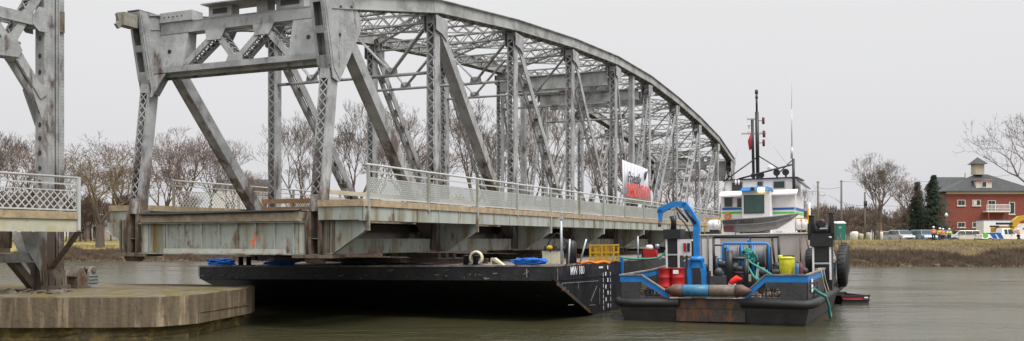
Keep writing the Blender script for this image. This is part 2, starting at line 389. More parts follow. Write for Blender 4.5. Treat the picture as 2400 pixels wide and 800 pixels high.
# ================================================================== truss bridge
# bridge space: x along the span, y from the near truss (0) to the far truss (BW), z up from the water
BP = 8.5; BW = 8.49; NP = 9; OX = V((-6.865, 33, 0))
br = root('truss_bridge', OX, ROT, 'long grey riveted steel truss lift span floated on a barge, rusty feet', 'bridge')
TOPZ = [11.8, 13.3, 14.25, 14.95, 15.4, 15.4, 14.95, 14.25, 13.3, 11.8]
ZB = 2.68; ZC = 3.2
LEAN = 1.0
def nt_(i): return i * BP
def topx(i): return LEAN if i == 0 else (NP * BP - LEAN if i == NP else i * BP)
CHD = .56
Xv, Yv, Zv = V((1, 0, 0)), V((0, 1, 0)), V((0, 0, 1))
for side, y0 in ((0, 0.), (1, BW)):
    out = -1 if side == 0 else 1
    # top chord, node to node
    mb = MB()
    for i in range(NP):
        p0 = V((topx(i), y0, TOPZ[i] - CHD / 2 + .25)); p1 = V((topx(i + 1), y0, TOPZ[i + 1] - CHD / 2 + .25))
        if i == 0: p0 = p0 + (p0 - p1).normalized() * .6
        if i == NP - 1: p1 = p1 + (p1 - p0).normalized() * .6
        ax = (p1 - p0).normalized(); up = Yv.cross(ax) * -1
        if up.z < 0: up = -up
        for sg in (-1, 1):
            mb.bar(p0 + Yv * sg * .26, p1 + Yv * sg * .26, Yv, up, .035, CHD)
            for e in (-1, 1): mb.bar(p0 + Yv * sg * .31 + up * e * (CHD / 2 - .02), p1 + Yv * sg * .31 + up * e * (CHD / 2 - .02), Yv, up, .09, .025)
        mb.bar(p0 + up * (CHD / 2 + .01), p1 + up * (CHD / 2 + .01), Yv, up, .78, .03)
        ln = (p1 - p0).length; n = int(ln / .5)
        for k in range(n):
            c0 = p0 + ax * (k * ln / n) - up * (CHD / 2 + .01); c1 = p0 + ax * ((k + 1) * ln / n) - up * (CHD / 2 + .01)
            s_ = 1 if k % 2 else -1; q0 = c0 + Yv * .24 * s_; q1 = c1 - Yv * .24 * s_
            mb.bar(q0, q1, (q1 - q0).cross(up), up, .07, .014)
        # splice plates near the node
        for sg in (-1, 1):
            c = V((topx(i + 1), 0, 0)); q = p1 + Yv * sg * .285
            mb.bar(q - ax * .45, q + ax * .02, Yv, up, .02, CHD - .12)
    mb.build('top_chord', M['steel2'], br)
    # bottom chord
    mb = MB()
    member(mb, (-.1, y0, (ZB + ZC) / 2), (NP * BP + .1, y0, (ZB + ZC) / 2), Yv, Zv, .46, ZC - ZB, 'single', pitch=.6)
    mb.build('bottom_chord', M['green'], br)
    # posts
    for i in range(1, NP):
        mb = MB(); zt = TOPZ[i] - .42
        wy, wx = (.40, .46)
        member(mb, (nt_(i), y0, ZC), (nt_(i), y0, zt), Yv, Xv, wy, wx, 'single', pitch=.25, flange=.055)
        mb.build('post', M['steel'], br)
        mir = i >= 5
        for sg in (-1, 1):
            g = MB(); yy = y0 + sg * .30
            sx_ = -1 if mir else 1
            poly = [(nt_(i) - .32 * sx_, yy, zt), (nt_(i) + .75 * sx_, yy, zt - .08), (nt_(i) + .75 * sx_, yy, zt - 1.0), (nt_(i) + .25 * sx_, yy, zt - .75), (nt_(i) - .32 * sx_, yy, zt - .95 + .3)]
            g.prism(poly, (0, .016 * sg, 0))
            if i < 3:
                for r_ in range(6): rivets(g, (nt_(i) - .2 * sx_, yy + .017 * sg, zt - .1 - r_ * .11), (nt_(i) + .68 * sx_, yy + .017 * sg, zt - .16 - r_ * .11), (0, sg, 0), .13)
            g.build('gusset_plate', M['steel'], br); g = MB()
            g.prism([(nt_(i) - .75, yy, ZB + .05), (nt_(i) + .75, yy, ZB + .05), (nt_(i) + .6, yy, ZC + .75), (nt_(i) - .6, yy, ZC + .75)], (0, .016 * sg, 0))
            g.build('foot_gusset', M['steel'], br)
    # centre post
    zc = 15.0; xc = 4.5 * BP
    mb = MB(); member(mb, (xc, y0, ZC), (xc, y0, zc), Yv, Xv, .34, .42, 'solid'); mb.build('post', M['steel'], br)
    # end posts (battered) with their big head plates
    for e in (0, 1):
        f = (lambda x: x) if e == 0 else (lambda x: NP * BP - x)
        mb = MB(); member(mb, (f(.12), y0, 4.15), (f(.78), y0, 9.5), Yv, Xv, .42, .50, 'double', pitch=.34, ends=.6, flange=.055)
        mb.build('end_post', M['steel'], br)
        g = MB()
        for sg in (-1, 1):
            yy = y0 + sg * .27
            poly = [(f(-.1), yy, 12.05), (f(1.75), yy, 12.05), (f(2.35), yy, 11.4), (f(2.35), yy, 10.95), (f(2.05), yy, 10.5), (f(.95), yy, 8.85), (f(.55), yy, 8.95), (f(.42), yy, 9.6)]
            g.prism(poly, (0, .03 * sg, 0))
            pl = [(f(.0), yy + .032 * sg, 11.9), (f(1.2), yy + .032 * sg, 11.9), (f(1.15), yy + .032 * sg, 9.4), (f(.95), yy + .032 * sg, 8.95), (f(.6), yy + .032 * sg, 9.3), (f(.5), yy + .032 * sg, 9.8)]
            g.prism(pl, (0, .02 * sg, 0))
            if e == 0:
                nr = (0, sg, 0); yo = yy + .053 * sg
                rivets(g, (.08, yo, 11.8), (.52, yo, 9.5), nr); rivets(g, (.2, yo, 11.8), (.62, yo, 9.4), nr)
                rivets(g, (1.1, yo, 11.8), (1.05, yo, 9.4), nr); rivets(g, (.95, yo, 11.8), (.92, yo, 9.3), nr)
                for r_ in range(5): rivets(g, (1.3 + r_ * .2, yo - .02 * sg, 11.3), (1.25 + r_ * .16, yo - .02 * sg, 9.8 + r_ * .18), nr, .15)
                rivets(g, (.1, yo, 11.85), (1.1, yo, 11.85), nr)
        # front strip with two slots
        for (za, zb_) in ((12.0, 11.55), (10.75, 10.5), (9.75, 9.3)):
            xa = -.1 + (12.05 - za) / 2.45 * .52; xb = -.1 + (12.05 - zb_) / 2.45 * .52
            g.bar((f(xa), y0, za), (f(xb), y0, zb_), Yv, Xv, .54, .03)
        for sg in (-1, 1):
            g.bar((f(-.1), y0 + sg * .22, 12.0), (f(.42), y0 + sg * .22, 9.4), Yv, Xv, .1, .03)
        g.bar((f(.35), y0, 12.0), (f(.75), y0, 9.5), Yv, Xv, .5, .03)
        g.bar((f(-.12), y0, 12.06), (f(1.75), y0, 12.06), Yv, Zv, .62, .03)
        hd = g.build('head_plate', M['steel'], br)
        for (xx, zz) in ((1.0, 11.55), (.95, 10.55), (1.7, 11.7)):
            for sg in (-1, 1): h = MB(); h.lathe((f(xx), y0 + sg * .33 if sg > 0 else y0 - .33, zz), [(.075, -.004), (.075, .004)], 12, 'y'); h.build('pin_hole', M['black'], hd)
        st = MB()       # lifting link stub at the very end
        st.box(min(f(-.75), f(-.1)), max(f(-.75), f(-.1)), y0 - .22, y0 + .22, 11.35, 11.85)
        st.prism([(f(-.95), y0 - .06, 11.75), (f(-.7), y0 - .06, 11.82), (f(-.7), y0 - .06, 11.3), (f(-.85), y0 - .06, 11.2), (f(-1.0), y0 - .06, 11.35), (f(-.85), y0 - .06, 11.5)], (0, .12, 0))
        if e or side: st.build('lifting_bracket', M['rusty2'] if e == 0 else M['steel2'], br)
        # foot of the end post: splayed channel legs beside the end floor beam
        ft = MB()
        for dy in (-.27, .27):
            ft.tube([(f(-.16), y0 + dy * 1.15, ZB), (f(-.2), y0 + dy * 1.15, 3.75), (f(-.08), y0 + dy, 4.15), (f(.05), y0 + dy * .7, 4.75)], .05, 6)
            ft.bar((f(-.04), y0 + dy * .85, ZB), (f(-.04), y0 + dy * .85, 4.2), Yv, Xv, .16, .22)
            ft.bar((f(.25), y0 + dy * .8, ZB), (f(.25), y0 + dy * .8, 4.35), Yv, Xv, .04, .55)
        for q in (-.52, .52, -.72, .72): ft.bar((f(-.03), y0 + q, ZB), (f(-.03), y0 + q, 3.95), Yv, Xv, .10, .06)
        for dy in (-.62, .62): rivets(ft, (f(-.065), y0 + dy, ZB + .1), (f(-.065), y0 + dy, 3.9), (-1 if e == 0 else 1, 0, 0), .11, .02)
        ft.box(min(f(-.35), f(.6)), max(f(-.35), f(.6)), y0 - .8, y0 + .8, ZB - .14, ZB - .02)
        ft.lathe((f(-.05), y0, ZB - .18), [(.16, -.35), (.16, .35)], 12, 'y')
        ft.build('end_post_foot', M['rusty'], br)
    # diagonals
    def diag(i0, z0, i1, z1, style, wy, wb):
        mb = MB(); p0 = V((i0, y0, z0)); p1 = V((i1, y0, z1)); ax = (p1 - p0).normalized()
        member(mb, p0, p1, Yv, ax.cross(Yv), wy, wb, style, pl=.035, pitch=wy * .8, flange=.06); mb.build('diagonal', M['steel'], br)
    T = TOPZ
    st0 = 'solid' if side == 0 else 'solid'
    diag(1.35, 11.0, BP - .25, ZC + .1, st0, .50, .44)
    diag(BP + .25, T[1] - .9, 2 * BP - .2, ZC + .1, 'solid' if side == 0 else 'batten', .50, .38)
    diag(2 * BP + .25, T[2] - .9, 3 * BP - .2, ZC + .1, 'batten', .46, .34)
    diag(3 * BP + .2, T[3] - .8, 4 * BP - .2, ZC + .1, 'single', .46, .30)
    diag(4 * BP + .2, T[4] - .8, xc - .12, ZC + .1, 'single', .34, .2)
    diag(5 * BP - .2, T[5] - .8, xc + .12, ZC + .1, 'single', .34, .2)
    diag(6 * BP - .2, T[6] - .8, 5 * BP + .2, ZC + .1, 'single', .46, .30)
    diag(7 * BP - .25, T[7] - .9, 6 * BP + .2, ZC + .1, 'batten', .46, .34)
    diag(8 * BP - .25, T[8] - .9, 7 * BP + .2, ZC + .1, 'single', .46, .32)
    diag(9 * BP - 1.35, 11.0, 8 * BP + .25, ZC + .1, 'single', .5, .36)
# sway frames and top laterals
Yi0, Yi1 = .2, BW - .2
for i in range(1, NP):
    x = nt_(i); zt = TOPZ[i] - .35; zb = TOPZ[i] - 2.85
    mb = MB()
    member(mb, (x, Yi0, zt - .1), (x, Yi1, zt - .1), Zv, Xv, .5, .2, 'single', pitch=.42, flange=.06)      # top strut
    for z_ in (zt + .1, zt - .3):
        pass
    mb.tube([(x, Yi0, zb), (x, Yi1, zb)], .075, 6)
    q = BW / 4
    for a0, a1 in (((Yi0, zt - .3), (q, zb + .12)), ((q, zb + .12), (2 * q, zt - .3)), ((2 * q, zt - .3), (3 * q, zb + .12)), ((3 * q, zb + .12), (Yi1, zt - .3))):
        for dx in (-.05, .05): mb.beam((x + dx, a0[0], a0[1]), (x + dx, a1[0], a1[1]), .05, .13, (1, 0, 0))
    for c in (q, 3 * q): mb.prism([(x - .01, c - .35, zb - .02), (x - .01, c + .35, zb - .02), (x - .01, c + .28, zb + .35), (x - .01, c - .28, zb + .35)], (.02, 0, 0))
    mb.build('sway_frame', M['steel'], br)
for i in range(NP):
    mb = MB(); xa, xb = topx(i), topx(i + 1); za, zb = TOPZ[i] - .2, TOPZ[i + 1] - .2
    if i == 0: za = 11.6
    if i == NP - 1: zb = 11.6
    up = V((-(zb - za), 0, xb - xa)).normalized()
    for (ya, yb) in ((Yi0, Yi1), (Yi1, Yi0)):
        p0 = V((xa, ya, za)); p1 = V((xb, yb, zb)); ax = (p1 - p0).normalized()
        member(mb, p0, p1, up, ax.cross(up), .36, .14, 'single', pitch=.36, flange=.05)
    xm, zm = (xa + xb) / 2, (za + zb) / 2          # intermediate strut: two laced planes
    member(mb, (xm, Yi0, zm), (xm, Yi1, zm), Zv, Xv, .36, .14, 'single', pitch=.34, flange=.05)
    mb.build('top_lateral_bracing', M['steel'], br)
# machinery girders across the middle
for x, z1, hh in ((4 * BP - .6, 14.6, .95), (4 * BP + 1.6, 14.5, .8), (5 * BP - 1.6, 14.5, .8), (5 * BP + .6, 14.6, .95)):
    mb = MB(); mb.box(x - .02, x + .02, .25, BW - .25, z1 - hh, z1)
    for z_ in (z1, z1 - hh): mb.box(x - .18, x + .18, .25, BW - .25, z_ - .02, z_ + .02)
    for k in range(7): mb.box(x - .12, x + .12, 1 + k * 1.08 - .015, 1 + k * 1.08 + .015, z1 - hh + .03, z1 - .03)
    mb.build('machinery_girder', M['steel2'], br)
# portal frames
for e in (0, 1):
    f = (lambda x: x) if e == 0 else (lambda x: NP * BP - x)
    sg = 1 if e == 0 else -1
    mb = MB(); a, b_ = .3, BW - .3
    def bx(x0, x1, y0, y1, z0, z1): mb.box(min(f(x0), f(x1)), max(f(x0), f(x1)), y0, y1, z0, z1)
    # x of the leaning plane
    bx(.95, 1.45, a, b_, 11.28, 11.31); bx(.95, 1.45, a, b_, 11.70, 11.73)
    bx(.97, 1.0, a, b_, 11.31, 11.70); bx(1.40, 1.43, a, b_, 11.31, 11.70)
    bx(.62, 1.4, a, b_, 9.70, 9.74); bx(.62, .65, a, b_, 9.74, 9.92); bx(1.36, 1.4, a, b_, 9.55, 9.70); bx(.9, .93, a, b_, 9.56, 9.70)
    for (ya, yb) in ((a, 1.75), (BW - 1.75, b_)):
        mb.prism([(f(.66), ya, 9.74), (f(.66), yb, 9.74), (f(.97), yb, 11.28), (f(.97), ya, 11.28)], (.03 * sg, 0, 0))
        mb.prism([(f(1.3), ya, 9.74), (f(1.3), yb, 9.74), (f(1.4), yb, 11.28), (f(1.4), ya, 11.28)], (.03 * sg, 0, 0))
        ye = yb if ya < 1 else ya
        mb.prism([(f(.70), ye, 9.76), (f(1.3), ye, 9.76), (f(1.38), ye, 11.27), (f(1.0), ye, 11.27)], (0, .02, 0))
    ys = [1.75, 3.1, BW / 2, BW - 3.1, BW - 1.75]; zs = [9.95, 11.15, 9.95, 11.15, 9.95]
    for k in range(4):
        p0 = V((f(1.0), ys[k], zs[k])); p1 = V((f(1.0), ys[k + 1], zs[k + 1])); ax = (p1 - p0).normalized()
        xl = lambda z: f(.66 + (z - 9.74) * .2 + .33)
        p0.x = xl(p0.z); p1.x = xl(p1.z); ax = (p1 - p0).normalized()
        member(mb, p0, p1, Xv, ax.cross(Xv), .60, .19, 'double', pitch=.28, flange=.1)
    for k, up in ((1, 0), (2, 1), (3, 0)):
        z0, z1, hw0, hw1 = (10.85, 11.28, .34, .5) if not up else (9.74, 10.2, .45, .32)
        for o_ in (0, .66): mb.prism([(f(.66 + (z0 - 9.74) * .2 - .015 + o_), ys[k] - hw0, z0), (f(.66 + (z0 - 9.74) * .2 - .015 + o_), ys[k] + hw0, z0), (f(.66 + (z1 - 9.74) * .2 - .015 + o_), ys[k] + hw1, z1), (f(.66 + (z1 - 9.74) * .2 - .015 + o_), ys[k] - hw1, z1)], (.02 * sg, 0, 0))
    po = mb.build('portal_frame', M['steel'], br)
    for yy in (.95, BW - .95): h = MB(); h.lathe((f(.812), yy, 10.55), [(.085, -.012), (.085, .012)], 12, 'x'); h.build('portal_hole', M['black'], po)
    t_ = MB()       # housings on top of the portal
    t_.box(min(f(.9), f(1.5)), max(f(.9), f(1.5)), BW - 2.0, BW - .35, 11.74, 12.12)
    t_.box(min(f(.6), f(1.7)), max(f(.6), f(1.7)), 1.2, BW - 2.7, 12.16, 12.20)
    for ya, yb in ((1.25, 2.5), (2.9, 3.4), (4.6, 5.7)):
        t_.box(min(f(.95), f(1.4)), max(f(.95), f(1.4)), ya, yb, 11.74, 12.16)
    for k in range(5): t_.box(f(1.1) - .1, f(1.1) + .1, 5.0 - k * .7, 5.22 - k * .7, 12.2, 12.32)
    to = t_.build('portal_housing', M['steel2'], br)
    for k in range(5): h = MB(); h.lathe((f(.898), BW - .6 - k * .22, 11.93), [(.035, -.004), (.035, .004)], 8, 'x'); h.build('housing_hole', M['black'], to)
    for ya, yb in ((1.45, 2.3), (4.8, 5.5)): h = MB(); h.box(f(.95) - .004, f(.95) + .004, ya, yb, 11.85, 12.05); h.build('housing_slot', M['black'], to)
    # knee brackets under the portal
    for y0, s_ in ((BW - .3, -1),):
        k_ = MB(); k_.prism([(f(.62), y0, 9.66), (f(.62), y0 + .62 * s_, 9.66), (f(.45), y0 + .1 * s_, 8.75), (f(.45), y0, 8.75)], (.05 * sg, 0, 0))
        k_.build('knee_bracket', M['steel'], br)
# floor: end floor beams, floor beams, brackets, stringers, deck, sidewalks
for i in range(0, NP + 1):
    x = nt_(i); end = i in (0, NP)
    mb = MB(); zt = 3.82
    if end:
        xx = -.05 if i == 0 else NP * BP + .05; s_ = -1 if i == 0 else 1
        mb.box(xx - .02, xx + .02, .35, BW - .35, ZB, zt); mb.box(xx - .2, xx + .2, .4, BW - .4, ZB - .04, ZB)
        mb.box(xx - .2, xx + .2, .4, BW - .4, zt - .03, zt)
        for k in range(9):
            y = .9 + k * (BW - 1.8) / 8; mb.box(xx - .1 if s_ < 0 else xx, xx if s_ < 0 else xx + .1, y - .025, y + .025, ZB + .01, zt - .04)
            rivets(mb, (xx + s_ * .021, y + .09, ZB + .1), (xx + s_ * .021, y + .09, zt - .1), (s_, 0, 0), .12, .02)
        fb = mb.build('end_floor_beam', M['green'], br)
        if i == 0:
            fl = MB(); fl.box(xx - .13, xx - .115, 1.2, BW - 1.6, ZB + .005, ZB + .17); fl.build('flange_angle', M['flake'], br)
            for ya, yb in ((BW - 1.12, BW - .98), (BW - 1.75, BW - 1.6), (.62, .72)):
                fl = MB(); fl.box(xx - .035, xx - .022, ya, yb, ZB + .03, zt - .05); fl.build('splice_plate', M['ystain'], br)
            for ya in (BW - .75, .48):
                fl = MB(); fl.box(xx - .04, xx - .022, ya, ya + .2, ZB + .03, zt - .05)
                for q in (.05, .15): rivets(fl, (xx - .041, ya + q, ZB + .1), (xx - .041, ya + q, zt - .1), (-1, 0, 0), .1, .022)
                fl.build('rivet_plate', M['flake'], br)
    else:
        mb.box(x - .02, x + .02, .25, BW - .25, ZB + .05, zt); mb.box(x - .16, x + .16, .25, BW - .25, ZB + .02, ZB + .05); mb.box(x - .16, x + .16, .25, BW - .25, zt - .02, zt)
        fb = mb.build('floor_beam', M['undershade'], br)
    for s_, y0 in ((-1, 0.), (1, BW)):
        x = .6 if (i == 0 and s_ > 0) else nt_(i)
        mb = MB()
        poly = [(x - .012, y0 + s_ * .26, ZB + .02), (x - .012, y0 + s_ * .75, ZB + .02), (x - .012, y0 + s_ * 2.1, 3.55), (x - .012, y0 + s_ * 2.1, 3.87), (x - .012, y0 + s_ * .26, 3.87)]
        mb.prism(poly, (.024, 0, 0))
        mb.bar((x, y0 + s_ * .7, ZB + .01), (x, y0 + s_ * 2.1, 3.54), Xv, V((0, -s_ * .87, 1.4)), .2, .02)
        mb.bar((x, y0 + s_ * .26, ZB + .01), (x, y0 + s_ * .75, ZB + .01), Xv, Zv, .2, .02)
        mb.build('sidewalk_bracket', M['green'], br)
mb = MB()
for k in range(6):
    y = .9 + k * (BW - 1.8) / 5; mb.box(.1, NP * BP - .1, y - .012, y + .012, 3.2, 3.78); mb.box(.1, NP * BP - .1, y - .1, y + .1, 3.18, 3.2)
mb.build('stringers', M['undershade'], br)
mb = MB(); mb.box(-.3, NP * BP + .3, .55, BW - .55, 3.84, 4.16); mb.cur = 1; mb.box(-.32, NP * BP + .32, .75, BW - .75, 4.164, 4.23)
mb.build('road_deck', [M['curb'], M['asphalt']], br)
def railing(parent, x0, x1, y, zf, post_step, pitch, long_every=2, zdown=None, ztop=1.21, outw=-1, hz_=.16, pm='rail'):
    """pipe railing over a lattice panel, one panel per bay"""
    n = max(1, round((x1 - x0) / post_step)); st = (x1 - x0) / n
    for k in range(n):
        a, b_ = x0 + k * st + .06, x0 + (k + 1) * st - .06
        mb = MB()
        zl, zh = zf + .06, zf + ztop - .45
        mb.bar((a, y, zl), (b_, y, zl), Yv, Zv, .05, .05); mb.bar((a, y, zh), (b_, y, zh), Yv, Zv, .03, .035)
        mb.bar((a, y, zf + ztop - .23), (b_, y, zf + ztop - .23), Yv, Zv, .04, .045)
        H = zh - zl; run = H * pitch / hz_; bw = .03 if pitch < .15 else .034
        for dr in (1, -1):
            m_ = int((b_ - a + run) / pitch) + 1
            for j in range(m_):
                s0 = a - run + j * pitch + pitch * .5; s1 = s0 + run; z0, z1 = zl, zh
                if s0 < a: z0 = zl + (a - s0) / run * H; s0 = a
                if s1 > b_: z1 = zh - (s1 - b_) / run * H; s1 = b_
                if s1 - s0 < .02: continue
                if dr < 0: s0, s1 = a + b_ - s0, a + b_ - s1
                p0, p1 = V((s0, y + dr * .006, z0)), V((s1, y + dr * .006, z1)); mb.bar(p0, p1, (p1 - p0).cross(Yv), Yv, bw, .012)
        mb.build('railing_panel', M['rail'], parent)
    tp = MB(); tp.tube([(x0 - .08, y, zf + ztop), (x1 + .08, y, zf + ztop)], .04, 8); tp.build('handrail', M['rail'], parent)
    for k in range(n + 1):
        x = x0 + k * st; mb = MB()
        zb = zf - .3 if (k % 2 or zdown is None) else zdown
        mb.box(x - .05, x + .05, y - .045 + outw * .05, y + .045 + outw * .05, zb, zf + ztop - .02)
        mb.build('railing_post', M[pm], parent)
for s_, y0 in ((-1, 0.), (1, BW)):
    ye = y0 + s_ * 2.16; yi = y0 + s_ * .28
    lo, hi = min(ye, yi), max(ye, yi)
    xs0 = -.35 if s_ < 0 else .7
    mb = MB(); mb.box(xs0, NP * BP + .35, lo, hi, 4.33, 4.56)
    mb.build('sidewalk_slab', M['curb2'], br)
    mb = MB(); yf = y0 + s_ * 2.1; mb.box(xs0 + .05, NP * BP + .3, min(yf, yf - s_ * .03), max(yf, yf - s_ * .03), 3.87, 4.326)
    mb.box(xs0 + .05, NP * BP + .3, min(yf, yf - s_ * .16), max(yf, yf - s_ * .16), 3.84, 3.87)
    for k in range(1, 46): mb.box(k * 1.7, k * 1.7 + .04, min(yf, yf + s_ * .035), max(yf, yf + s_ * .035), 3.88, 4.32)
    yq = y0 + s_ * .55; mb.box(xs0 + .05, NP * BP + .3, min(yq, yq + s_ * .03), max(yq, yq + s_ * .03), 3.87, 4.326)
    mb.box(xs0 + .05, xs0 + .08, lo, hi, 3.87, 4.326)
    mb.build('sidewalk_girder', M['green'], br)
    railing(br, 0 if s_ < 0 else BP / 2, NP * BP, y0 + s_ * 2.08, 4.56, BP / 2, .105 if s_ < 0 else .2, zdown=3.5, outw=s_, hz_=.15 if s_ < 0 else .2, pm='green')
    if s_ > 0: continue
    mb = MB()
    for z in (4.55, 4.85): mb.box(.6, NP * BP - .6, min(y0 - s_ * .32, y0 - s_ * .38), max(y0 - s_ * .32, y0 - s_ * .38), z, z + .16)
    mb.build('guard_rail', M['guard'], br)
# barrier beams at the near end, grease-rust, spray paint mark
mb = MB(); mb.box(1.5, 1.58, .5, 3.6, 4.55, 4.72); mb.box(1.5, 1.58, .5, 3.6, 4.30, 4.42)
for y in (.7, 2.2, 3.5): mb.box(1.48, 1.6, y - .05, y + .05, 4.16, 4.55)
mb.build('barrier_beam', M['brownrail'], br)
mb = MB(); q = [(2.72, 3.42), (2.66, 3.46), (2.63, 3.30), (2.52, 3.28), (2.5, 3.2), (2.6, 3.18), (2.62, 3.02), (2.58, 2.9), (2.72, 2.88), (2.8, 3.0), (2.86, 3.06), (2.84, 3.16), (2.74, 3.2)]
mb.prism([(-.074, y - .03, z) for y, z in q], (-.003, 0, 0)); mb.build('spray_mark', M['paintmark'], br)
mb = MB(); random.seed(3)
pts = [V((-.35, .45, 4.22)), V((-.37, 2.5, 4.19)), V((-.36, 4.5, 4.16)), V((-.36, 6.5, 4.14)), V((-.36, BW - .6, 4.15))]
mb.tube(pts, .05, 6); mb.build('edge_cable', M['black'], br)
# banners
def banner(x0, x1, y, z0, z1, slump, label, txt=True, label_only=False):
    mb = MB(); n = 10
    for k in range(n):
        a, b_ = k / n, (k + 1) / n
        f = lambda u: (x0 + (x1 - x0) * u, y + .06 * math.sin(u * 9), z0 + .05 * math.sin(u * 6)); g = lambda u: (x0 + (x1 - x0) * u, y + .09 * math.sin(u * 7 + 1), z1 - slump * (4 * u * (1 - u) * .15 + u * .8))
        mb.quad(f(a), f(b_), g(b_), g(a)); mb.sm[-1] = True
    rt = root('banner', OX, ROT, label, 'banner')
    o = mb.build('sheet', M['banner'], rt)
    md = o.modifiers.new('solid', 'SOLIDIFY'); md.thickness = .01
    return rt
bn = banner(34.9, 41.5, -.42, 5.8, 8.7, .3, 'white demolition banner hung on the near truss by the tug', True)
cx = 38.2
text('lettering', 'Priestly', 1.1, M['letterb'], bn, (cx - 1.1, -.56, 7.5), (R(90), 0, 0), font_sh=.3, sx=1.0)
text('lettering', 'DEMOLITION', 1.3, M['letterr'], bn, (cx, -.57, 6.6), (R(90), 0, 0), sx=.76)
mb = MB()
for pts in ([(39.9, 7.6), (40.2, 8.1), (40.7, 8.35)], [(39.6, 7.5), (39.8, 8.0), (39.9, 8.2)], [(41.0, 7.2), (41.3, 7.1), (41.4, 6.9)]): mb.tube([(x, -.57, z) for x, z in pts], [.03, .07, .02], 5); mb.build('claw_mark', M['letterb'], bn); mb = MB()

b2 = banner(36.8, 41.2, BW + .3, 5.5, 7.7, .3, 'white banner seen from behind on the far truss near midspan')
# ================================================================== lift tower and approach span at the left
TW = root('lift_tower', V((-16.45, 33.0, 0)), ROT, 'grey riveted lift tower leg with oval holes on the concrete pier', 'bridge tower')
mb = MB(); zt = 13.5; z0 = 1.55
# column A: box, end face (-x) with a row of holes, side face (-y) toward the river
mb.box(0, .02, 0, .42, z0, zt); mb.box(0.02, .42, 0, .02, z0, zt); mb.box(.40, .42, .02, .42, z0, zt); mb.box(.02, .4, .40, .42, z0, zt)
for z in (): pass
for (x, y, n_) in ((.06, -.002, (0, -1, 0)), (.13, -.002, (0, -1, 0)), (.29, -.002, (0, -1, 0)), (.36, -.002, (0, -1, 0)), (-.002, .06, (-1, 0, 0)), (-.002, .36, (-1, 0, 0))):
    rivets(mb, (x, y, z0 + .3), (x, y, zt), n_, .12, .022)
mb.box(-.012, 0, .0, .09, z0, zt); mb.box(-.012, 0, .33, .42, z0, zt); mb.box(0, .09, -.014, 0, z0, zt); mb.box(.33, .42, -.014, 0, z0, zt)
ca = mb.build('column', M['steel'], TW)
for z in [5.2, 5.7, 6.24, 6.75, 7.23, 7.71, 8.52, 9.09, 9.66, 10.28, 11.3]:
    h = MB(); k = len(h.v)
    h.lathe((-.004, .21, z), [(.075, -.004), (.075, .004)], 12, 'x')
    for i in range(k, len(h.v)): q = h.v[i]; h.v[i] = (q[0], q[1], z + (q[2] - z) * 1.25)
    h.build('column_hole', M['black'], ca)
mb = MB(); mb.box(.50, .84, .0, .04, z0, zt); mb.box(.50, .54, .04, .4, z0, zt); mb.box(.80, .84, .04, .4, z0, zt); mb.box(.42, .50, .2, .24, z0, zt)
for x in (.56, .63, .72, .79): rivets(mb, (x, -.002, z0 + .3), (x, -.002, zt), (0, -1, 0), .12, .022)
mb.box(.57, .60, -.06, 0, z0 + 1, zt)
mb.build('guide_column', M['steel'], TW)
mb = MB(); mb.box(.60, .80, -.075, -.03, 10.6, 11.35); mb.build('guide_shoe', M['rusty'], TW)
mb = MB()
# horizontal strut, X bracing to a mid gusset and knee brace, running back along the road (-x)
yc = .21
def lm_(p0, p1, wy, wb, style='single'):
    p0, p1 = V(p0), V(p1); ax = (p1 - p0).normalized(); member(mb, p0, p1, Yv, ax.cross(Yv), wy, wb, style, pitch=wy * .8, flange=.1)
lm_((-7, yc, 10.8), (-.05, yc, 10.8), .62, .34, 'double')
lm_((-7, yc, 12.1), (-.05, yc, 12.1), .62, .34, 'double')
lm_((-7, yc, 9.5), (-1.6, yc, 9.5), .62, .26, 'double')
lm_((-.25, yc, 11.7), (-1.35, yc, 9.8), .5, .24, 'double'); lm_((-2.9, yc, 11.7), (-1.35, yc, 9.8), .5, .24, 'double')
lm_((-1.15, yc, 9.6), (-.05, yc, 8.2), .55, .28, 'batten')
for s_ in (-.33, .33):
    mb.prism([(-.55, yc + s_, 10.95), (-.3, yc + s_, 11.3), (.0, yc + s_, 11.3), (.0, yc + s_, 10.45), (-.3, yc + s_, 10.45), (-.55, yc + s_, 10.65)], (0, .02, 0))
    mb.prism([(-1.8, yc + s_, 9.9), (-1.45, yc + s_, 10.15), (-1.15, yc + s_, 10.0), (-.95, yc + s_, 9.65), (-1.1, yc + s_, 9.4), (-1.8, yc + s_, 9.35)], (0, .02, 0))
    mb.prism([(0, yc + s_ * .68, 8.6), (-.35, yc + s_ * .68, 8.75), (-.5, yc + s_ * .68, 8.4), (0, yc + s_ * .68, 7.2)], (0, .02, 0))
mb.prism([(-1.15, yc + .5, 9.65), (-.6, yc + .5, 9.45), (-.35, yc + .5, 10.1), (-.9, yc + .5, 10.3)], (0, .04, 0))
mb.build('tower_bracing', M['steel'], TW)
mb = MB()
for s_ in (-.03, .43): mb.prism([(-.95, s_, 3.45), (.1, s_, 3.45), (.1, s_, 1.7), (-.15, s_, 1.7), (-.2, s_, 2.1), (-.75, s_, 2.9)], (0, .02, 0))
mb.box(-6.5, -.3, .05, .1, 2.42, 2.72); mb.box(-6.5, -.3, -.05, .25, 2.40, 2.43)
mb.build('foot_gusset', M['steel2'], TW)
mb = MB(); mb.beam((-1.0, .4, 2.5), (-.15, .4, 1.55), .3, .25); mb.box(-.25, 1.0, -.15, .6, 1.43, 1.56)
for k, x in enumerate((-.1, .15, .42, .7)): mb.prism([(x - .02, -.14, 1.56), (x - .02, .3, 1.56), (x - .02, .12, 2.55 - k * .12), (x - .02, 0, 2.55 - k * .12)], (.05, 0, 0))
mb.box(.0, .85, -.06, .46, 1.56, 2.1)
mb.build('foot', M['rusty'], TW)
bs = root('bearing_shoe', V((-16.45, 33.0, 0)), ROT, 'grey steel bearing pedestal with round pin beside the tower foot', 'bridge bearing')
mb = MB()
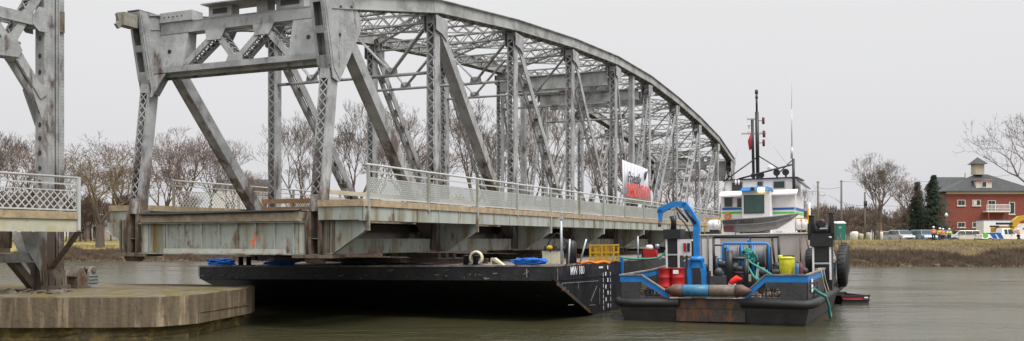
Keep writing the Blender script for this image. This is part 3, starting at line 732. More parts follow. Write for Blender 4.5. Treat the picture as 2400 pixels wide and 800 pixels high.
for yy in (-.25, .15): mb.prism([(1.65, yy, 1.43), (2.15, yy, 1.43), (2.08, yy, 2.05), (1.98, yy, 2.2), (1.82, yy, 2.2), (1.7, yy, 2.0)], (0, .08, 0))
for z in (1.6, 1.72, 1.84): mb.box(1.68, 2.1, -.29, -.25, z, z + .03)
mb.build('pedestal', M['steel2'], bs)
mb = MB(); mb.lathe((1.9, -.1, 2.08), [(.10, -.22), (.10, .3)], 14, 'y'); mb.build('pin', M['rusty'], bs)
mb = MB(); mb.box(1.15, 1.6, -.3, .25, 1.43, 1.85); mb.box(1.1, 1.7, -.35, .3, 1.43, 1.5); mb.prism([(1.1, -.25, 1.85), (1.35, -.25, 2.2), (1.5, -.25, 2.1), (1.62, -.25, 1.85)], (0, .45, 0)); mb.build('rocker', M['rusty'], bs)
# approach span: its end near the tower; local frame shared with the tower (x along road)
AP = root('approach_span', V((-16.45, 33.0, 0)), ROT, 'approach span end at far left with white lattice railing over rusty girder', 'bridge')
ye = -1.85; xe = -.15; xs_ = -14
mb = MB(); mb.box(xs_, xe, ye - .06, -.35, 3.88, 4.13); mb.build('sidewalk_slab', M['curb2'], AP); mb = MB(); mb.box(xs_, xe, .75, 8.5, 3.6, 3.85); mb.build('road_slab', M['curb'], AP)
mb = MB(); mb.box(xs_, xe - .03, ye, ye + .03, 3.48, 3.876); mb.box(xs_, xe - .03, ye, ye + .15, 3.45, 3.48); mb.box(xs_, xe, -.45, -.42, 3.48, 3.876); mb.box(xe - .03, xe, ye, -.42, 3.48, 3.876)
mb.build('fascia_girder', mat('rust_bleeding_paint', (.42, .42, .33), .7, 0, .15, 2, .42, (.28, .15, .04), None, col2=(.40, .36, .22)), AP)
mb = MB()
for y in (1.2, 3.2, 5.2, 7.2): mb.box(xs_, -.4, y - .02, y + .02, 2.75, 3.58); mb.box(xs_, -.4, y - .15, y + .15, 2.72, 2.75)
mb.box(-1.6, -1.5, -.3, 8, 2.9, 3.58)
mb.build('girders', M['rusty'], AP)
mb = MB(); mb.bar((.0, ye + .15, 3.48), (-.15 + .35, -.1, 2.15), Xv, V((0, 1.3, 1.7)), .22, .05); mb.build('bracket', M['rusty'], AP); mb = MB()
mb.bar((-6, ye + .15, 3.45), (-6, .2, 2.3), Xv, V((0, 1.3, 1.7)), .22, .05); mb.build('bracket', M['rusty'], AP)
railing(AP, -13.2, -.2, ye, 4.13, 3.25, .27, zdown=3.5, ztop=1.16, outw=-1, hz_=.27)
for z in (5.2, 4.95, 4.6): mb = MB(); mb.box(-.2, -.15, ye - .08, ye + .25, z, z + .09); mb.build('latch', M['rail'], AP)

# ================================================================== pier
# world outline: left/front, nose, back
front = [(-40, 28.9), (-16, 29.25), (-12.6, 29.3), (-11.2, 29.5), (-10.3, 30.7), (-9.72, 35.1), (-9.9, 36.1), (-13, 37.2), (-40, 40)]
def ring(sc, dz):
    cx, cy = -25, 33.5; return [((x - cx) * sc[0] + cx, (y - cy) * sc[1] + cy, dz) for x, y in front]
mb = MB()
def loft(mb, lo, hi, mi):
    k = len(mb.v); n = len(lo); mb.v += lo + hi
    for i in range(n):
        j = (i + 1) % n; mb.f.append((k + i, k + j, k + n + j, k + n + i)); mb.m.append(mi); mb.sm.append(False)
    return k + n
r0 = ring((1, 1), .44); r1 = ring((1, 1), 1.38); r2 = ring((.997, .99), 1.42)
loft(mb, r0, r1, 0); k = loft(mb, r1, r2, 1)
mb.f.append(tuple(range(k, k + len(front)))); mb.m.append(1); mb.sm.append(False)
mb.f.append(tuple(reversed(range(0, len(front))))); mb.m.append(0); mb.sm.append(False)
pr = root('concrete_pier', (-25, 33.5, 0), 0, 'stained concrete bridge pier with pointed nose and mossy top', 'bridge pier')
for i in range(len(mb.v)): mb.v[i] = tuple(V(mb.v[i]) - V((-25, 33.5, 0)))
mb.build('pier_cap', [M['pier'], M['piertop']], pr)
mb = MB(); rr = random.Random(5)
n = 60; segs = []
for (a, b_) in zip(front, front[1:]):
    ln = math.dist(a, b_); m_ = max(1, int(ln / .6))
    for i in range(m_): segs.append((a[0] + (b_[0] - a[0]) * i / m_, a[1] + (b_[1] - a[1]) * i / m_))
segs.append(front[-1])
def sc_(p, s, j): cx, cy = -25, 33.5; return ((p[0] - cx) * s[0] + rr.uniform(-j, j), (p[1] - cy) * s[1] + rr.uniform(-j, j))
lv = [(-.8, (.975, .93)), (.1, (.975, .93)), (.22, (.978, .935)), (.36, (.970, .91)), (.445, (.975, .92))]
rows = []
for z, s in lv:
    rows.append(len(mb.v)); mb.v += [(*sc_(p, s, .05 if z > 0 else .02), z + (rr.uniform(-.04, .04) if z < .44 else 0)) for p in segs]
for a in range(len(lv) - 1):
    for i in range(len(segs) - 1): mb.f.append((rows[a] + i, rows[a] + i + 1, rows[a + 1] + i + 1, rows[a + 1] + i)); mb.m.append(0); mb.sm.append(False)
mb.build('footing', M['pierbase'], pr)
mb = MB()     # formwork joint proud of the nose, and a rubble line on top
mb.prism([(-10.27 + 25, 30.9 - 33.5, .82), (-9.70 + 25, 35.08 - 33.5, .80), (-9.70 + 25, 35.08 - 33.5, .77), (-10.27 + 25, 30.9 - 33.5, .79)], (.02, -.003, 0))
mb.build('form_joint', M['pierbase'], pr)
rb = MB(); rr = random.Random(9)
for k in range(90):
    x = rr.uniform(-19.5, -14.8); y = 31.2 + rr.uniform(-.5, .9) + (x + 17) * -.1; s = rr.uniform(.03, .13)
    rb.quadbox([(x + rr.uniform(-s, s) * 1.5 + dx * s, y + dy * s + rr.uniform(-s, s) * .5, 1.40 + dz * s * rr.uniform(.5, 1.3)) for dz in (0, 1) for dx, dy in ((-1, -1), (1, -1), (1, 1), (-1, 1))])
tag(rb.build('rubble', M['rusty']), 'dark rubble and scrap strewn on the pier top left of the tower foot', 'rubble', kind='stuff')
# ================================================================== barge
BR_ = V((1.61, 35.5, 0)); RB = -.75
def BL(px, t, z=0.):
    k = (px - 1200) / F; y = (1.61 + .4056 * t - k * (35.5 + .914 * t)) / (.914 + .4056 * k); return V((t, y, z))
BDK = 2.2
bg_ = root('deck_barge', BR_, (R(RB), 0, ROT), 'black flat deck barge carrying the bridge span, raked bow and draft marks', 'barge')
def barge_hull():
    mb = MB(); BWD = 17.6; LN = 54.9
    prof = [(0, 2.2), (0, 1.66), (.15, 1.58), (4.3, .08), (7.4, -.9), (LN - 7.4, -.9), (LN - .2, 1.5), (LN, 2.2)]
    ys = [0, .0, BWD - .35, BWD]
    # side outlines; the far bow corner is chamfered
    k = len(mb.v)
    A = [(x, 0, z) for x, z in prof]; B = [(x + (.35 if i < 3 else 0), BWD, z + (.12 if i in (1, 2) else 0)) for i, (x, z) in enumerate(prof)]
    C_ = [(x, BWD - .4, z) for x, z in prof]
    mb.v += A + C_ + B; n = len(prof)
    for a in (0, n):
        for i in range(n):
            j = (i + 1) % n; mb.f.append((k + a + i, k + a + n + i, k + a + n + j, k + a + j)); mb.m.append(1 if i == n - 1 else 0); mb.sm.append(False)
    mb.f.append(tuple(k + i for i in range(n))); mb.f.append(tuple(k + 2 * n + i for i in reversed(range(n)))); mb.m += [0, 0]; mb.sm += [False] * 2
    return mb
barge_hull().build('hull', [M['hull'], M['deckplate']], bg_, fix=True)
mb = MB(); mb.box(-.03, .05, 0, 17.2, 2.16, 2.225); mb.box(0, 54.9, -.03, .05, 2.16, 2.225); mb.build('deck_edge', M['deckplate'], bg_)
mb = MB(); mb.box(-.035, 0, .1, 17.2, 1.63, 1.68); mb.box(.6, 54, -.03, 0, 1.60, 1.64); mb.build('rub_strip', M['hull'], bg_)
mb = MB(); mb.bar((.25, -.04, 1.50), (3.95, -.04, .17), Yv, V((.36, 0, 1)), .05, .13); mb.build('rake_scrape', M['hullrust'], bg_)
mb = MB(); rr = random.Random(4)
for k in range(6):
    u = rr.uniform(.1, .98); x = .5 + u * 3.5; z = 1.55 - u * 1.45
    mb.bar((x, -.035, z), (x + rr.uniform(.05, .3), -.035, z - rr.uniform(.02, .12)), Yv, Zv, .012, rr.uniform(.015, .06))
for (a, b_) in (((.3, 1.62), (.3, 2.1)), ((.75, 1.5), (.75, 1.2)), ((.75, 1.5), (5.1, 1.42)), ((2.6, 1.45), (2.6, 1.2)), ((1.4, .62), (2.0, .60)), ((3.9, .45), (4.7, .42)), ((4.1, .6), (4.9, 1.2)), ((5.25, .4), (5.25, 1.1))):
    mb.bar((a[0], -.033, a[1]), (b_[0], -.033, b_[1]), Yv, V((-(b_[1] - a[1]), 0, b_[0] - a[0])), .012, .022)
mb.bar((-.04, 1.1, 1.75), (-.04, 1.1, 2.1), Xv, Yv, .01, .04)
for k in range(26):
    y = rr.uniform(.3, 17); z = rr.uniform(1.7, 2.1); l_ = rr.uniform(.02, .25)
    mb.bar((-.036, y, z), (-.036, y + l_, z - rr.uniform(-.05, .12)), Xv, Zv, .01, rr.uniform(.008, .035))
for k in range(10):
    y = .5 + rr.uniform(0, 16); z = rr.uniform(.9, 1.4); x = .15 + (1.58 - z) / 1.5 * 4.15; mb.bar((x - .02, y, z), (x + .25, y + .02, z - .1), Yv, Xv, .025, .02)
mb.build('scratches', M['scrape'], bg_)['kind'] = 'stuff'
mb = MB()
for c, (t, w_) in enumerate(((5.75, .05), (6.35, .09), (6.75, .05))):
    z = 2.05 if c == 1 else 1.75
    kk = 0
    while z > .15:
        dx = (.0, -.28)[kk % 2] if c == 1 else 0
        mb.box(t + dx, t + dx + w_ + (.04 if c == 1 else 0), -.034, -.03, z - .17, z); z -= .28 if c else .24; kk += 1
mb.box(5.2, 5.75, -.034, -.03, 1.95, 2.02)
mb.build('draft_marks', M['letter'], bg_)
text('lettering', 'MW 180', .46, M['letter'], bg_, (2.5, -.04, 1.93), (R(90), 0, 0), sx=1.0)
for px, t in ((575, .6), (1105, .5), (1520, 13)):
    p = BL(px, t); mb = MB()
    for d in (-.22, .22): mb.lathe((p.x, p.y + d, 2.2), [(.11, 0), (.11, .36), (.16, .38), (.16, .42)], 12)
    mb.box(p.x - .2, p.x + .2, p.y - .42, p.y + .42, 2.2, 2.24); mb.build('bitt', M['black'], bg_)
mb = MB(); mb.box(8.3, 8.42, -.14, -.04, 1.2, 2.35); mb.box(8.3, 8.42, -.04, .2, 2.23, 2.35); mb.build('blue_bracket', M['blue'], bg_)

def on_barge(name, px, t, label, cat, rz=0, group=None):
    p = BL(px, t, BDK); wp = bg_.matrix_basis @ p if False else None
    mw = Matrix.Translation(BR_) @ Euler((R(RB), 0, ROT)).to_matrix().to_4x4()
    return root(name, mw @ p, (R(RB), 0, ROT + rz), label, cat, group)
# timber and steel cribbing between barge and span
mw = Matrix.Translation(BR_) @ Euler((R(RB), 0, ROT)).to_matrix().to_4x4()
for i, (bx_, nm) in enumerate(((8.5, 'bow end'), (20, 'second'), (34, 'third'), (48, 'fourth'))):
    lb = ['timber and beam cribbing under the span nearest the barge bow', 'cribbing stack under the span beside the yellow cage', 'dark cribbing under the span beyond the orange hose', 'cribbing stack under the span farthest from the bow'][i]
    rt = root('cribbing', OX + V((0, 0, 0)), ROT, lb, 'cribbing', 'cribbing stacks under the bridge')
    for y in (.0, BW):
        mb = MB()
        for k in range(3):
            mb.box(bx_ - .9, bx_ + .9, y - .6 + k * .5, y - .35 + k * .5, 2.22, 2.42)
        for k in range(3):
            mb.box(bx_ - .85 + k * .7, bx_ - .6 + k * .7, y - .7, y + .8, 2.42, 2.6)
        mb.build('timber_stack', M['wood'], rt)
    mb = MB(); mb.box(bx_ - 1.3, bx_ - 1.1, -3.2, BW, 2.38, 2.41); mb.box(bx_ - 1.21, bx_ - 1.19, -3.2, BW, 2.2, 2.4); mb.build('steel_beam', M['steel'] if i == 0 else M['rusty'], rt)
def rope_pile(rt, rx, ry, h, m, r=.03, turns=9, seed=0, nm='coil'):
    rr = random.Random(seed); mb = MB()
    for j in range(turns):
        pts = []; a0 = rr.uniform(0, 6.28); ex = rr.uniform(.5, 1); ey = rr.uniform(.5, 1); cx, cy = rr.uniform(-.25, .25) * rx, rr.uniform(-.2, .2) * ry
        for k in range(15):
            a = a0 + k / 14 * 5.9; u = abs(math.sin(a * 1.5 + j)); zz = r + (h - r) * (j / turns) * (.6 + .5 * u) * (1 - .35 * ex)
            pts.append((cx + math.cos(a) * rx * ex, cy + math.sin(a) * ry * ey, zz + .02 * rr.random()))
        mb.tube(pts, r, 6)
    # the packed heart of the pile
    mb.lathe((0, 0, 0), [(min(rx, ry) * .8, 0), (min(rx, ry) * .7, h * .45), (min(rx, ry) * .3, h * .75), (.02, h * .8)], 12)
    return mb.build(nm, m, rt)
rt = on_barge('blue_rope_heap', 520, .9, 'blue rope heap at the left corner of the barge bow', 'rope', group='blue rope heaps on the barge deck'); rope_pile(rt, .3, .75, .42, M['tarp'], .035, 14, 1)
rt = on_barge('blue_rope_heap', 660, .8, 'low blue rope heap right of the black bitt on the barge bow', 'rope', group='blue rope heaps on the barge deck'); rope_pile(rt, .35, .9, .25, M['tarp'], .035, 12, 2)
rt = on_barge('blue_rope_heap', 1240, .9, 'blue rope heap between cream wedge and beige pump on the barge', 'rope', group='blue rope heaps on the barge deck'); rope_pile(rt, .4, .72, .34, M['tarp'], .035, 16, 3)
rt = on_barge('debris_heap', 845, .8, 'black debris heap under the span at the barge bow edge', 'debris'); o = rope_pile(rt, .5, .9, .32, M['rubber'], .06, 9, 5, 'hose_loops')
rt = on_barge('fairlead_ring', 1118, .6, 'cream round fairlead ring standing on the barge bow', 'ring')
mb = MB(); mb.torus((0, 0, .30), (1, .15, 0), .235, .065, 22, 8, 1.8); mb.build('ring', M['cream'], rt)
mb = MB(); mb.box(-.1, .1, -.25, .25, 0, .05); mb.build('base', M['rusty'], rt)
rt = on_barge('wedge_block', 1168, .6, 'cream wedge shaped steel block beside the round fairlead', 'block')
mb = MB(); mb.prism([(-.1, -.3, 0), (-.1, .26, 0), (-.1, .26, .30), (-.1, .1, .30)], (.22, 0, 0)); mb.build('body', M['cream'], rt)
mb = MB(); mb.prism([(-.105, -.12, .05), (-.105, .2, .05), (-.105, .2, .22)], (-.004, 0, 0)); mb.build('recess', M['rusty'], rt)
rt = on_barge('pump_unit', 1298, 2.4, 'beige pump box with black lid and arched hose on the barge', 'pump')
mb = MB(); mb.box(-.3, .3, -.35, -.03, .03, .55); mb.box(-.3, .3, .03, .35, .03, .55); mb.box(-.29, .29, -.03, .03, .05, .5); mb.build('tank', M['cream'], rt)
mb = MB(); mb.box(-.33, .33, -.38, .3, .55, .60); mb.box(-.2, .2, -.1, .3, .60, .74); mb.build('lid', M['black'], rt)
mb = MB(); mb.lathe((-.25, .05, .6), [(.13, 0), (.13, .12), (.05, .16)], 10); mb.build('cap', M['yellow'], rt)
mb = MB(); mb.tube([(0, .28 - .03 * k, .6 + .62 * math.sin(k / 12 * math.pi)) if False else (0, .3 - .075 * k, .5 + .75 * math.sin((k + 1) / 15 * math.pi)) for k in range(14)], .025, 6); mb.build('hose', M['rubber'], rt)
mb = MB(); mb.lathe((.1, -.75, 0), [(.22, 0), (.22, .85), (.12, .95)], 12); mb.build('black_drum', M['black'], rt)
for i, (px, t, h, ln, lb) in enumerate(((1318, 1.4, 1.9, 0, 'tall galvanised post with a cap near the barge corner'), (1334, 1.2, 1.0, .07, 'short galvanised post right of the tall capped post'), (1360, 2.4, 1.0, .3, 'leaning galvanised post behind the barge lettering'), (1497, 11.2, 1.15, 0, 'upright galvanised post between yellow cage and red engine'))):
    rt = on_barge('stanchion', px, t, lb, 'post', group='posts on the barge deck')
    mb = MB(); mb.tube([(0, 0, 0), (0, -ln, h)], .05 if i == 0 else .035, 8); mb.build('pipe', M['galv'], rt)
    mb = MB(); mb.box(-.1, .1, -.1, .1, 0, .03); mb.build('base_plate', M['rusty'], rt)
    if i == 0: mb = MB(); mb.box(-.07, .07, -.07, .07, h - .12, h); mb.build('cap', M['galv'], rt)
rt = on_barge('orange_hose', 1385, 3.4, 'orange hose lying flat on the barge deck by the lettering', 'hose')
mb = MB()
for j in range(4): mb.tube([(-.3 + .15 * j, .7 - .1 * k, .05 + .03 * math.sin(k + j)) for k in range(16)], .045, 6)
mb.build('hose_run', M['orange'], rt)
rt = on_barge('yellow_cage', 1418, 7.4, 'yellow steel mesh cage on the barge deck', 'cage')
mb = MB()
for x in (-.35, .35):
    for y in (-.55, 0, .55): mb.box(x - .035, x + .035, y - .035, y + .035, 0, .78)
for z in (.06, .4, .74):
    for x in (-.35, .35): mb.box(x - .03, x + .03, -.55, .55, z - .03, z + .03)
    for y in (-.55, .55): mb.box(-.35, .35, y - .03, y + .03, z - .03, z + .03)
mb.build('frame', M['yellow'], rt)
for x in (-.35, .35):
    mb = MB()
    for k in range(16): mb.box(x - .008, x + .008, -.52 + k * .07, -.50 + k * .07, .06, .74)
    mb.build('mesh_side', M['yellow'], rt)
rt = on_barge('red_engine', 1526, 12.0, 'small red engine with white tank at the barge edge beside the tug', 'engine')
mb = MB(); mb.box(-.25, .25, -.3, .3, .1, .5); mb.lathe((0, 0, .3), [(.18, -.34), (.18, -.3)], 12, 'y'); mb.build('block', M['red'], rt)
mb = MB(); mb.lathe((0, .05, .5), [(.17, 0), (.19, .08), (.15, .2), (.05, .22)], 12); mb.build('tank', M['white'], rt)
mb = MB(); mb.box(-.3, .3, -.5, .6, 0, .1); mb.lathe((0, -.35, .5), [(.1, 0), (.1, .25)], 10); mb.build('skid', M['silverb'], rt)
rt = on_barge('green_hose', 1515, 10.2, 'green hose snaking along the barge edge toward the tug', 'hose')
mb = MB(); mb.tube([(-1.2, .9, .15), (-.6, .6, .07), (0, .3, .05), (.2, -.1, .05), (.4, -.45, .09), (.6, -.8, .3), (.65, -.95, .42), (.6, -1.1, .2)], .05, 6)
mb.torus((.55, -.95, .3), (1, .2, 0), .17, .05); mb.build('hose_run', M['ropeg'], rt)

# ================================================================== tug
TR = V((10.85, 34.3, 0)); TRO = -.9; TROT = R(90 - 23.5)
ct, st_ = math.cos(R(23.5)), math.sin(R(23.5))
def TL(px, py, xf):
    k = (px - 1200) / F; y = (TR.x + st_ * xf - k * (TR.y + ct * xf)) / (ct + st_ * k)
    Y = TR.y + ct * xf + st_ * y; return V((xf, y, CH - (py - HZ) / F * Y + .0157 * y))
def TY(px, xf): return TL(px, 0, xf).y
def TZ(py, px, xf): return TL(px, py, xf).z
tg = root('work_tug', TR, (R(TRO), 0, TROT), 'black and blue work tug with white wheelhouse, push frame and winch', 'tug boat')
tmw = Matrix.Translation(TR) @ Euler((R(TRO), 0, TROT)).to_matrix().to_4x4()
TWD = 7.14
def tbox(x0, x1, px0, px1, py0, py1, mb=None):      # box whose -x face fills that extent
    a, b_ = TL(px0, py1, x0), TL(px1, py0, x0)
    q = mb or MB(); q.box(x0, x1, min(a.y, b_.y), max(a.y, b_.y), min(a.z, b_.z), max(a.z, b_.z)); return q
plan = [(0, 0), (5, -.08), (11, -.1), (14.5, .3), (16.8, 1.8), (17.5, TWD / 2), (16.8, TWD - 1.8), (14.5, TWD - .3), (11, TWD), (5, TWD), (0, TWD)]
def ringm(mb, pl, zs, mi, shr=None):
    rows = []
    for j, z in enumerate(zs):
        rows.append(len(mb.v)); s = shr[j] if shr else 0
        for x, y in pl:
            mb.v.append((x + (s if x < 1 else -s), y + (s if y < TWD / 2 else -s), z))
    n = len(pl)
    for a in range(len(zs) - 1):
        for i in range(n):
            j = (i + 1) % n; mb.f.append((rows[a] + i, rows[a] + j, rows[a + 1] + j, rows[a + 1] + i)); mb.m.append(mi); mb.sm.append(False)
    return rows
mb = MB(); rows = ringm(mb, plan, [-.8, .1, .55, .95], 0, [.5, .12, .0, .0])
mb.f.append(tuple(rows[-1] + i for i in range(len(plan)))); mb.m.append(1); mb.sm.append(False)
mb.build('hull', [M['hullgrey'], M['deckplate']], tg)
mb = MB()                                              # rusty push plate across the middle of the stern
a, b_ = TY(1745, 0), TY(1588, 0)
mb.box(-.03, 0.0, a, b_, .12, 1.0)
for k in range(5): y = a + (b_ - a) * k / 4; mb.box(-.05, -.03, y - .03, y + .03, .14, 1.0)
mb.box(-.06, -.03, a, b_, .62, .66)
mb.build('push_plate', M['hullrust'], tg)
# fender round the deck edge
mb = MB()
fpts = [(-.12, a + .1, .85), (-.14, .6, .82), (-.12, .12, .80), (.0, -.1, .82), (.6, -.2, .84), (3, -.25, .88), (7, -.28, .92), (11, -.3, .98), (14.4, .15, 1.05), (16.9, 1.7, 1.15)]
mb.tube(fpts, .17, 10); mb.build('fender_tube', M['rubber'], tg)
mb = MB(); mb.tube([(-.12, b_ - .1, .85), (-.14, TWD - .6, .82), (-.1, TWD - .05, .82), (.3, TWD + .18, .84), (5, TWD + .2, .9)], .16, 10); mb.build('fender_tube', M['rubber'], tg)
# bulwarks: stern wings sloping down to the roller, with openings; one solid plate each made of strips
zt = 1.92; zl = .95
yk, ys_ = TY(1795, 0), TY(1746, 0); yk2, ys2 = TY(1505, 0), TY(1570, 0)
def wing(y0, yk, ys, o0, o1):
    """outline strips between the corner y0, knee yk and slope end ys; opening from o0 to o1"""
    mb = MB(); zs = 1.22
    def top(y):
        if (y - yk) * (y0 - yk) >= 0: return zt
        return zt + (zs - zt) * (y - yk) / (ys - yk)
    st = sorted([y0, yk, ys, o0, o1]); segs = list(zip(st, st[1:])); zo0, zo1 = 1.06, 1.38
    for ya, yb in segs:
        ins = min(o0, o1) - 1e-4 <= ya and yb <= max(o0, o1) + 1e-4
        def pan(za0, zb0, za1, zb1, m):
            mb.cur = m; mb.prism([(0, ya, za0), (0, yb, zb0), (0, yb, zb1), (0, ya, za1)], (.05, 0, 0))
        ta, tb = top(ya), top(yb); bnd = .30
        if ins:
            pan(zl, zl, zo0, zo0, 0); pan(zo1 if ta - bnd > zo1 else ta - bnd, zo1 if tb - bnd > zo1 else tb - bnd, ta - bnd, tb - bnd, 0) if min(ta, tb) - bnd > zo1 else None
        else: pan(zl, zl, max(zl, ta - bnd), max(zl, tb - bnd), 0)
        mb.cur = 1; mb.prism([(-.004, ya, max(zl, ta - bnd)), (-.004, yb, max(zl, tb - bnd)), (-.004, yb, tb - .05), (-.004, ya, ta - .05)], (.05, 0, 0))
        mb.cur = 2; mb.prism([(-.05, ya, ta - .05), (-.05, yb, tb - .05), (-.05, yb, tb), (-.05, ya, ta)], (.16, 0, 0))
    mb.cur = 3
    for y in (o0 + (o1 - o0) * .5, o0 + (o1 - o0) * .62, o0 + (o1 - o0) * .3): mb.box(.05, .1, y - .03, y + .03, 1.0, 1.4)
    for z in (1.1, 1.3): mb.box(.06, .09, min(o0, o1), max(o0, o1), z, z + .03)
    return mb.build('stern_bulwark', [M['hullgrey'], M['blue'], M['deckplate'], M['black']], tg)
wing(0, yk, ys_, TY(1830, 0), TY(1762, 0)); wing(TWD, yk2, ys2, TY(1500, 0), TY(1562, 0))
mb = MB()                                              # side bulwarks
side = [(0, 0, 1.92), (5, -.08, 1.98), (11, -.1, 2.2), (14.5, .3, 2.6), (16.8, 1.8, 2.9)]
def sidewall(sd, fy):
    mb = MB()
    for (x0, y0, z0), (x1, y1, z1) in zip(sd, sd[1:]):
        y0, y1 = fy(y0), fy(y1); s_ = 1 if fy(0) == 0 else -1
        mb.cur = 0; mb.prism([(x0, y0, .95), (x1, y1, .95), (x1, y1, z1 - .3), (x0, y0, z0 - .3)], (0, .05 * s_, 0))
        mb.cur = 1; mb.prism([(x0, y0 - .004 * s_, z0 - .3), (x1, y1 - .004 * s_, z1 - .3), (x1, y1 - .004 * s_, z1 - .05), (x0, y0 - .004 * s_, z0 - .05)], (0, .05 * s_, 0))
        mb.cur = 2; mb.prism([(x0, y0 - .05 * s_, z0 - .05), (x1, y1 - .05 * s_, z1 - .05), (x1, y1 - .05 * s_, z1), (x0, y0 - .05 * s_, z0)], (0, .15 * s_, 0))
    return mb.build('side_bulwark', [M['hullgrey'], M['blue'], M['deckplate']], tg)
sw = sidewall(side, lambda y: y); sidewall(side, lambda y: TWD - y)
for x in (1.6, 2.6, 4.2):
    for z in (1.12, 1.28, 1.44): mb = MB(); mb.box(x, x + .3, -.075, -.06, z, z + .09); mb.build('freeing_slot', M['black'], sw)
mb = MB()
for z in (1.72, 1.52, 1.36): mb.box(.45, .95, -.075, -.06, z - .12, z)
mb.build('name_plate', M['letter'], sw)
# stern roller
ya, yb = TY(1748, -.2), TY(1572, -.2); zr = TZ(682, 1660, -.2); L_ = yb - ya
for (u0, u1, m, prof) in ((0, .13, 'rollerend', None), (.13, .47, 'rollergrey', 1), (.475, .83, 'blueold', 1), (.83, 1, 'rollerend', None)):
    mb = MB(); r = .225
    y0, y1 = ya + L_ * u0, ya + L_ * u1
    if prof: mb.lathe((-.12, 0, zr), [(r, y0), (r, y1 - .02), (r * .94, y1)], 20, 'y')
    elif u0 == 0: mb.lathe((-.12, 0, zr), [(.05, y0 - .22), (r * .75, y0), (r * 1.04, y0 + .12), (r * 1.04, y1)], 20, 'y')
    else: mb.lathe((-.12, 0, zr), [(r * 1.04, y0), (r * 1.04, y1 - .1), (r * .75, y1), (.05, y1 + .22)], 20, 'y')
    mb.build('roller', M[m], tg)
mb = MB(); mb.box(-.2, .1, ya + .3, yb - .3, zr - .27, zr - .24); mb.build('roller_lip', M['deckplate'], tg)
# white deckhouse
zd = .95
def house(x0, x1, px0, px1, pyt, name, m, zb=None, parent=None):
    a, b_ = TL(px0, pyt, x0), TL(px1, pyt, x0); mb = MB(); mb.box(x0, x1, b_.y, a.y, zb if zb is not None else zd, a.z); return mb.build(name, M[m], parent or tg), a, b_
dh, a, b_ = house(7.6, 14.5, 1643, 1898, 552, 'deckhouse', 'offwhite')
ZD2 = a.z
mb = MB(); tbox(7.55, 7.6, 1648, 1690, 560, 662, mb); mb.build('door', M['white'], dh)
mb = MB()
for px in (1672, 1850):
    p = TL(px, 600, 7.58); mb.box(7.56, 7.6, p.y - .25, p.y + .25, p.z - .02, p.z + .02)
mb.build('sign', M['hullgrey'], dh)
mb = MB(); mb.box(7.5, 14.5, b_.y - .05, a.y + .05, ZD2, ZD2 + .05); mb.build('deck_edge', M['white'], dh)
# wheelhouse, lower storey
wh, a, b_ = house(10.0, 13.4, 1694, 1868, 462, 'wheelhouse', 'white', ZD2 + .05)
for nm, m, p0, p1 in (('blue_stripe', 'strblue', 486, 493), ('green_stripe', 'strgreen', 496, 502)):
    for xa, xb in ((1696, 1742), (1808, 1866)):
        mb = tbox(9.985, 10.0, xa, xb, p0, p1); mb.build(nm, M[m], wh)
mb = MB(); y1 = b_.y
for nm, m, p0, p1 in (('blue_stripe', 'strblue', 486, 493), ('green_stripe', 'strgreen', 496, 502)):
    mb = MB(); mb.box(10.0, 13.4, y1 - .012, y1, TZ(p1, 1868, 10), TZ(p0, 1868, 10)); mb.build(nm, M[m], wh)
for (xa, xb, p0, p1) in ((1702, 1720, 463, 485), (1732, 1741, 466, 486)):
    f_ = tbox(9.97, 10.0, xa - 1.5, xb + 1.5, p0 - 1.5, p1 + 1.5).build('window', M['offwhite'], wh); tbox(9.965, 9.975, xa, xb, p0, p1).build('pane', M['glass'], wh)
aw = MB(); q0, q1 = TL(1690, 459, 9.6), TL(1872, 451, 9.6)
aw.prism([(9.55, q1.y, TZ(459, 1780, 9.55)), (9.55, q0.y, TZ(459, 1780, 9.55)), (10.1, q0.y, TZ(450, 1780, 10.1)), (10.1, q1.y, TZ(450, 1780, 10.1))], (0, 0, .07)); aw.build('awning', M['white'], wh)
# upper bridge
ub, a, b_ = house(10.6, 13.2, 1706, 1868, 421, 'upper_bridge', 'white', TZ(462, 1780, 10))
for (xa, xb, p0, p1) in ((1720, 1744, 427, 447), (1780, 1792, 426, 436), (1818, 1843, 425, 441)):
    tbox(10.57, 10.6, xa - 2, xb + 2, p0 - 2, p1 + 2).build('window', M['offwhite'], ub); tbox(10.56, 10.575, xa, xb, p0, p1).build('pane', M['glass'], ub)
mb = tbox(10.5, 13.4, 1700, 1874, 416.5, 421); mb.build('roof', M['black'], ub)
mb = MB(); p = TL(1874, 420, 10.4); mb.prism([(10.3, p.y, p.z), (10.3, p.y - .35, p.z - .35), (10.3, p.y - .33, p.z - .38), (10.3, p.y + .02, p.z - .06)], (2.6, 0, 0)); mb.build('eave', M['hullgrey'], ub)
# control cabin in front with tinted window and blue visor
cc, a, b_ = house(9.0, 9.98, 1743, 1808, 447, 'control_cabin', 'white', ZD2 + .05)
tbox(8.97, 9.0, 1747, 1795, 456, 501).build('window', M['glass'], cc); tbox(8.96, 8.975, 1749, 1793, 458, 499).build('pane', M['glassg'], cc)
mb = MB(); q0, q1 = TL(1738, 448, 8.8), TL(1810, 448, 8.8); mb.prism([(8.75, q1.y, q0.z), (8.75, q0.y, q0.z), (8.85, q0.y + -.12, q0.z + .17), (8.85, q1.y + .12, q0.z + .17)], (1.2, 0, 0)); mb.build('visor', M['blue'], cc)
tbox(8.7, 8.78, 1781, 1796, 440, 450).build('work_lamp', M['amber'], cc)
mb = MB(); p = TL(1768, 443, 8.7); mb.lathe((8.7, p.y, p.z), [(.09, -.03), (.09, .06)], 12, 'x'); mb.build('horn', M['black'], cc)
mb = MB(); mb.torus((9.9, *TL(1709, 507, 9.9)[1:]), (1, 0, 0), .13, .045, 16, 8); mb.build('life_ring', M['orange'], wh)
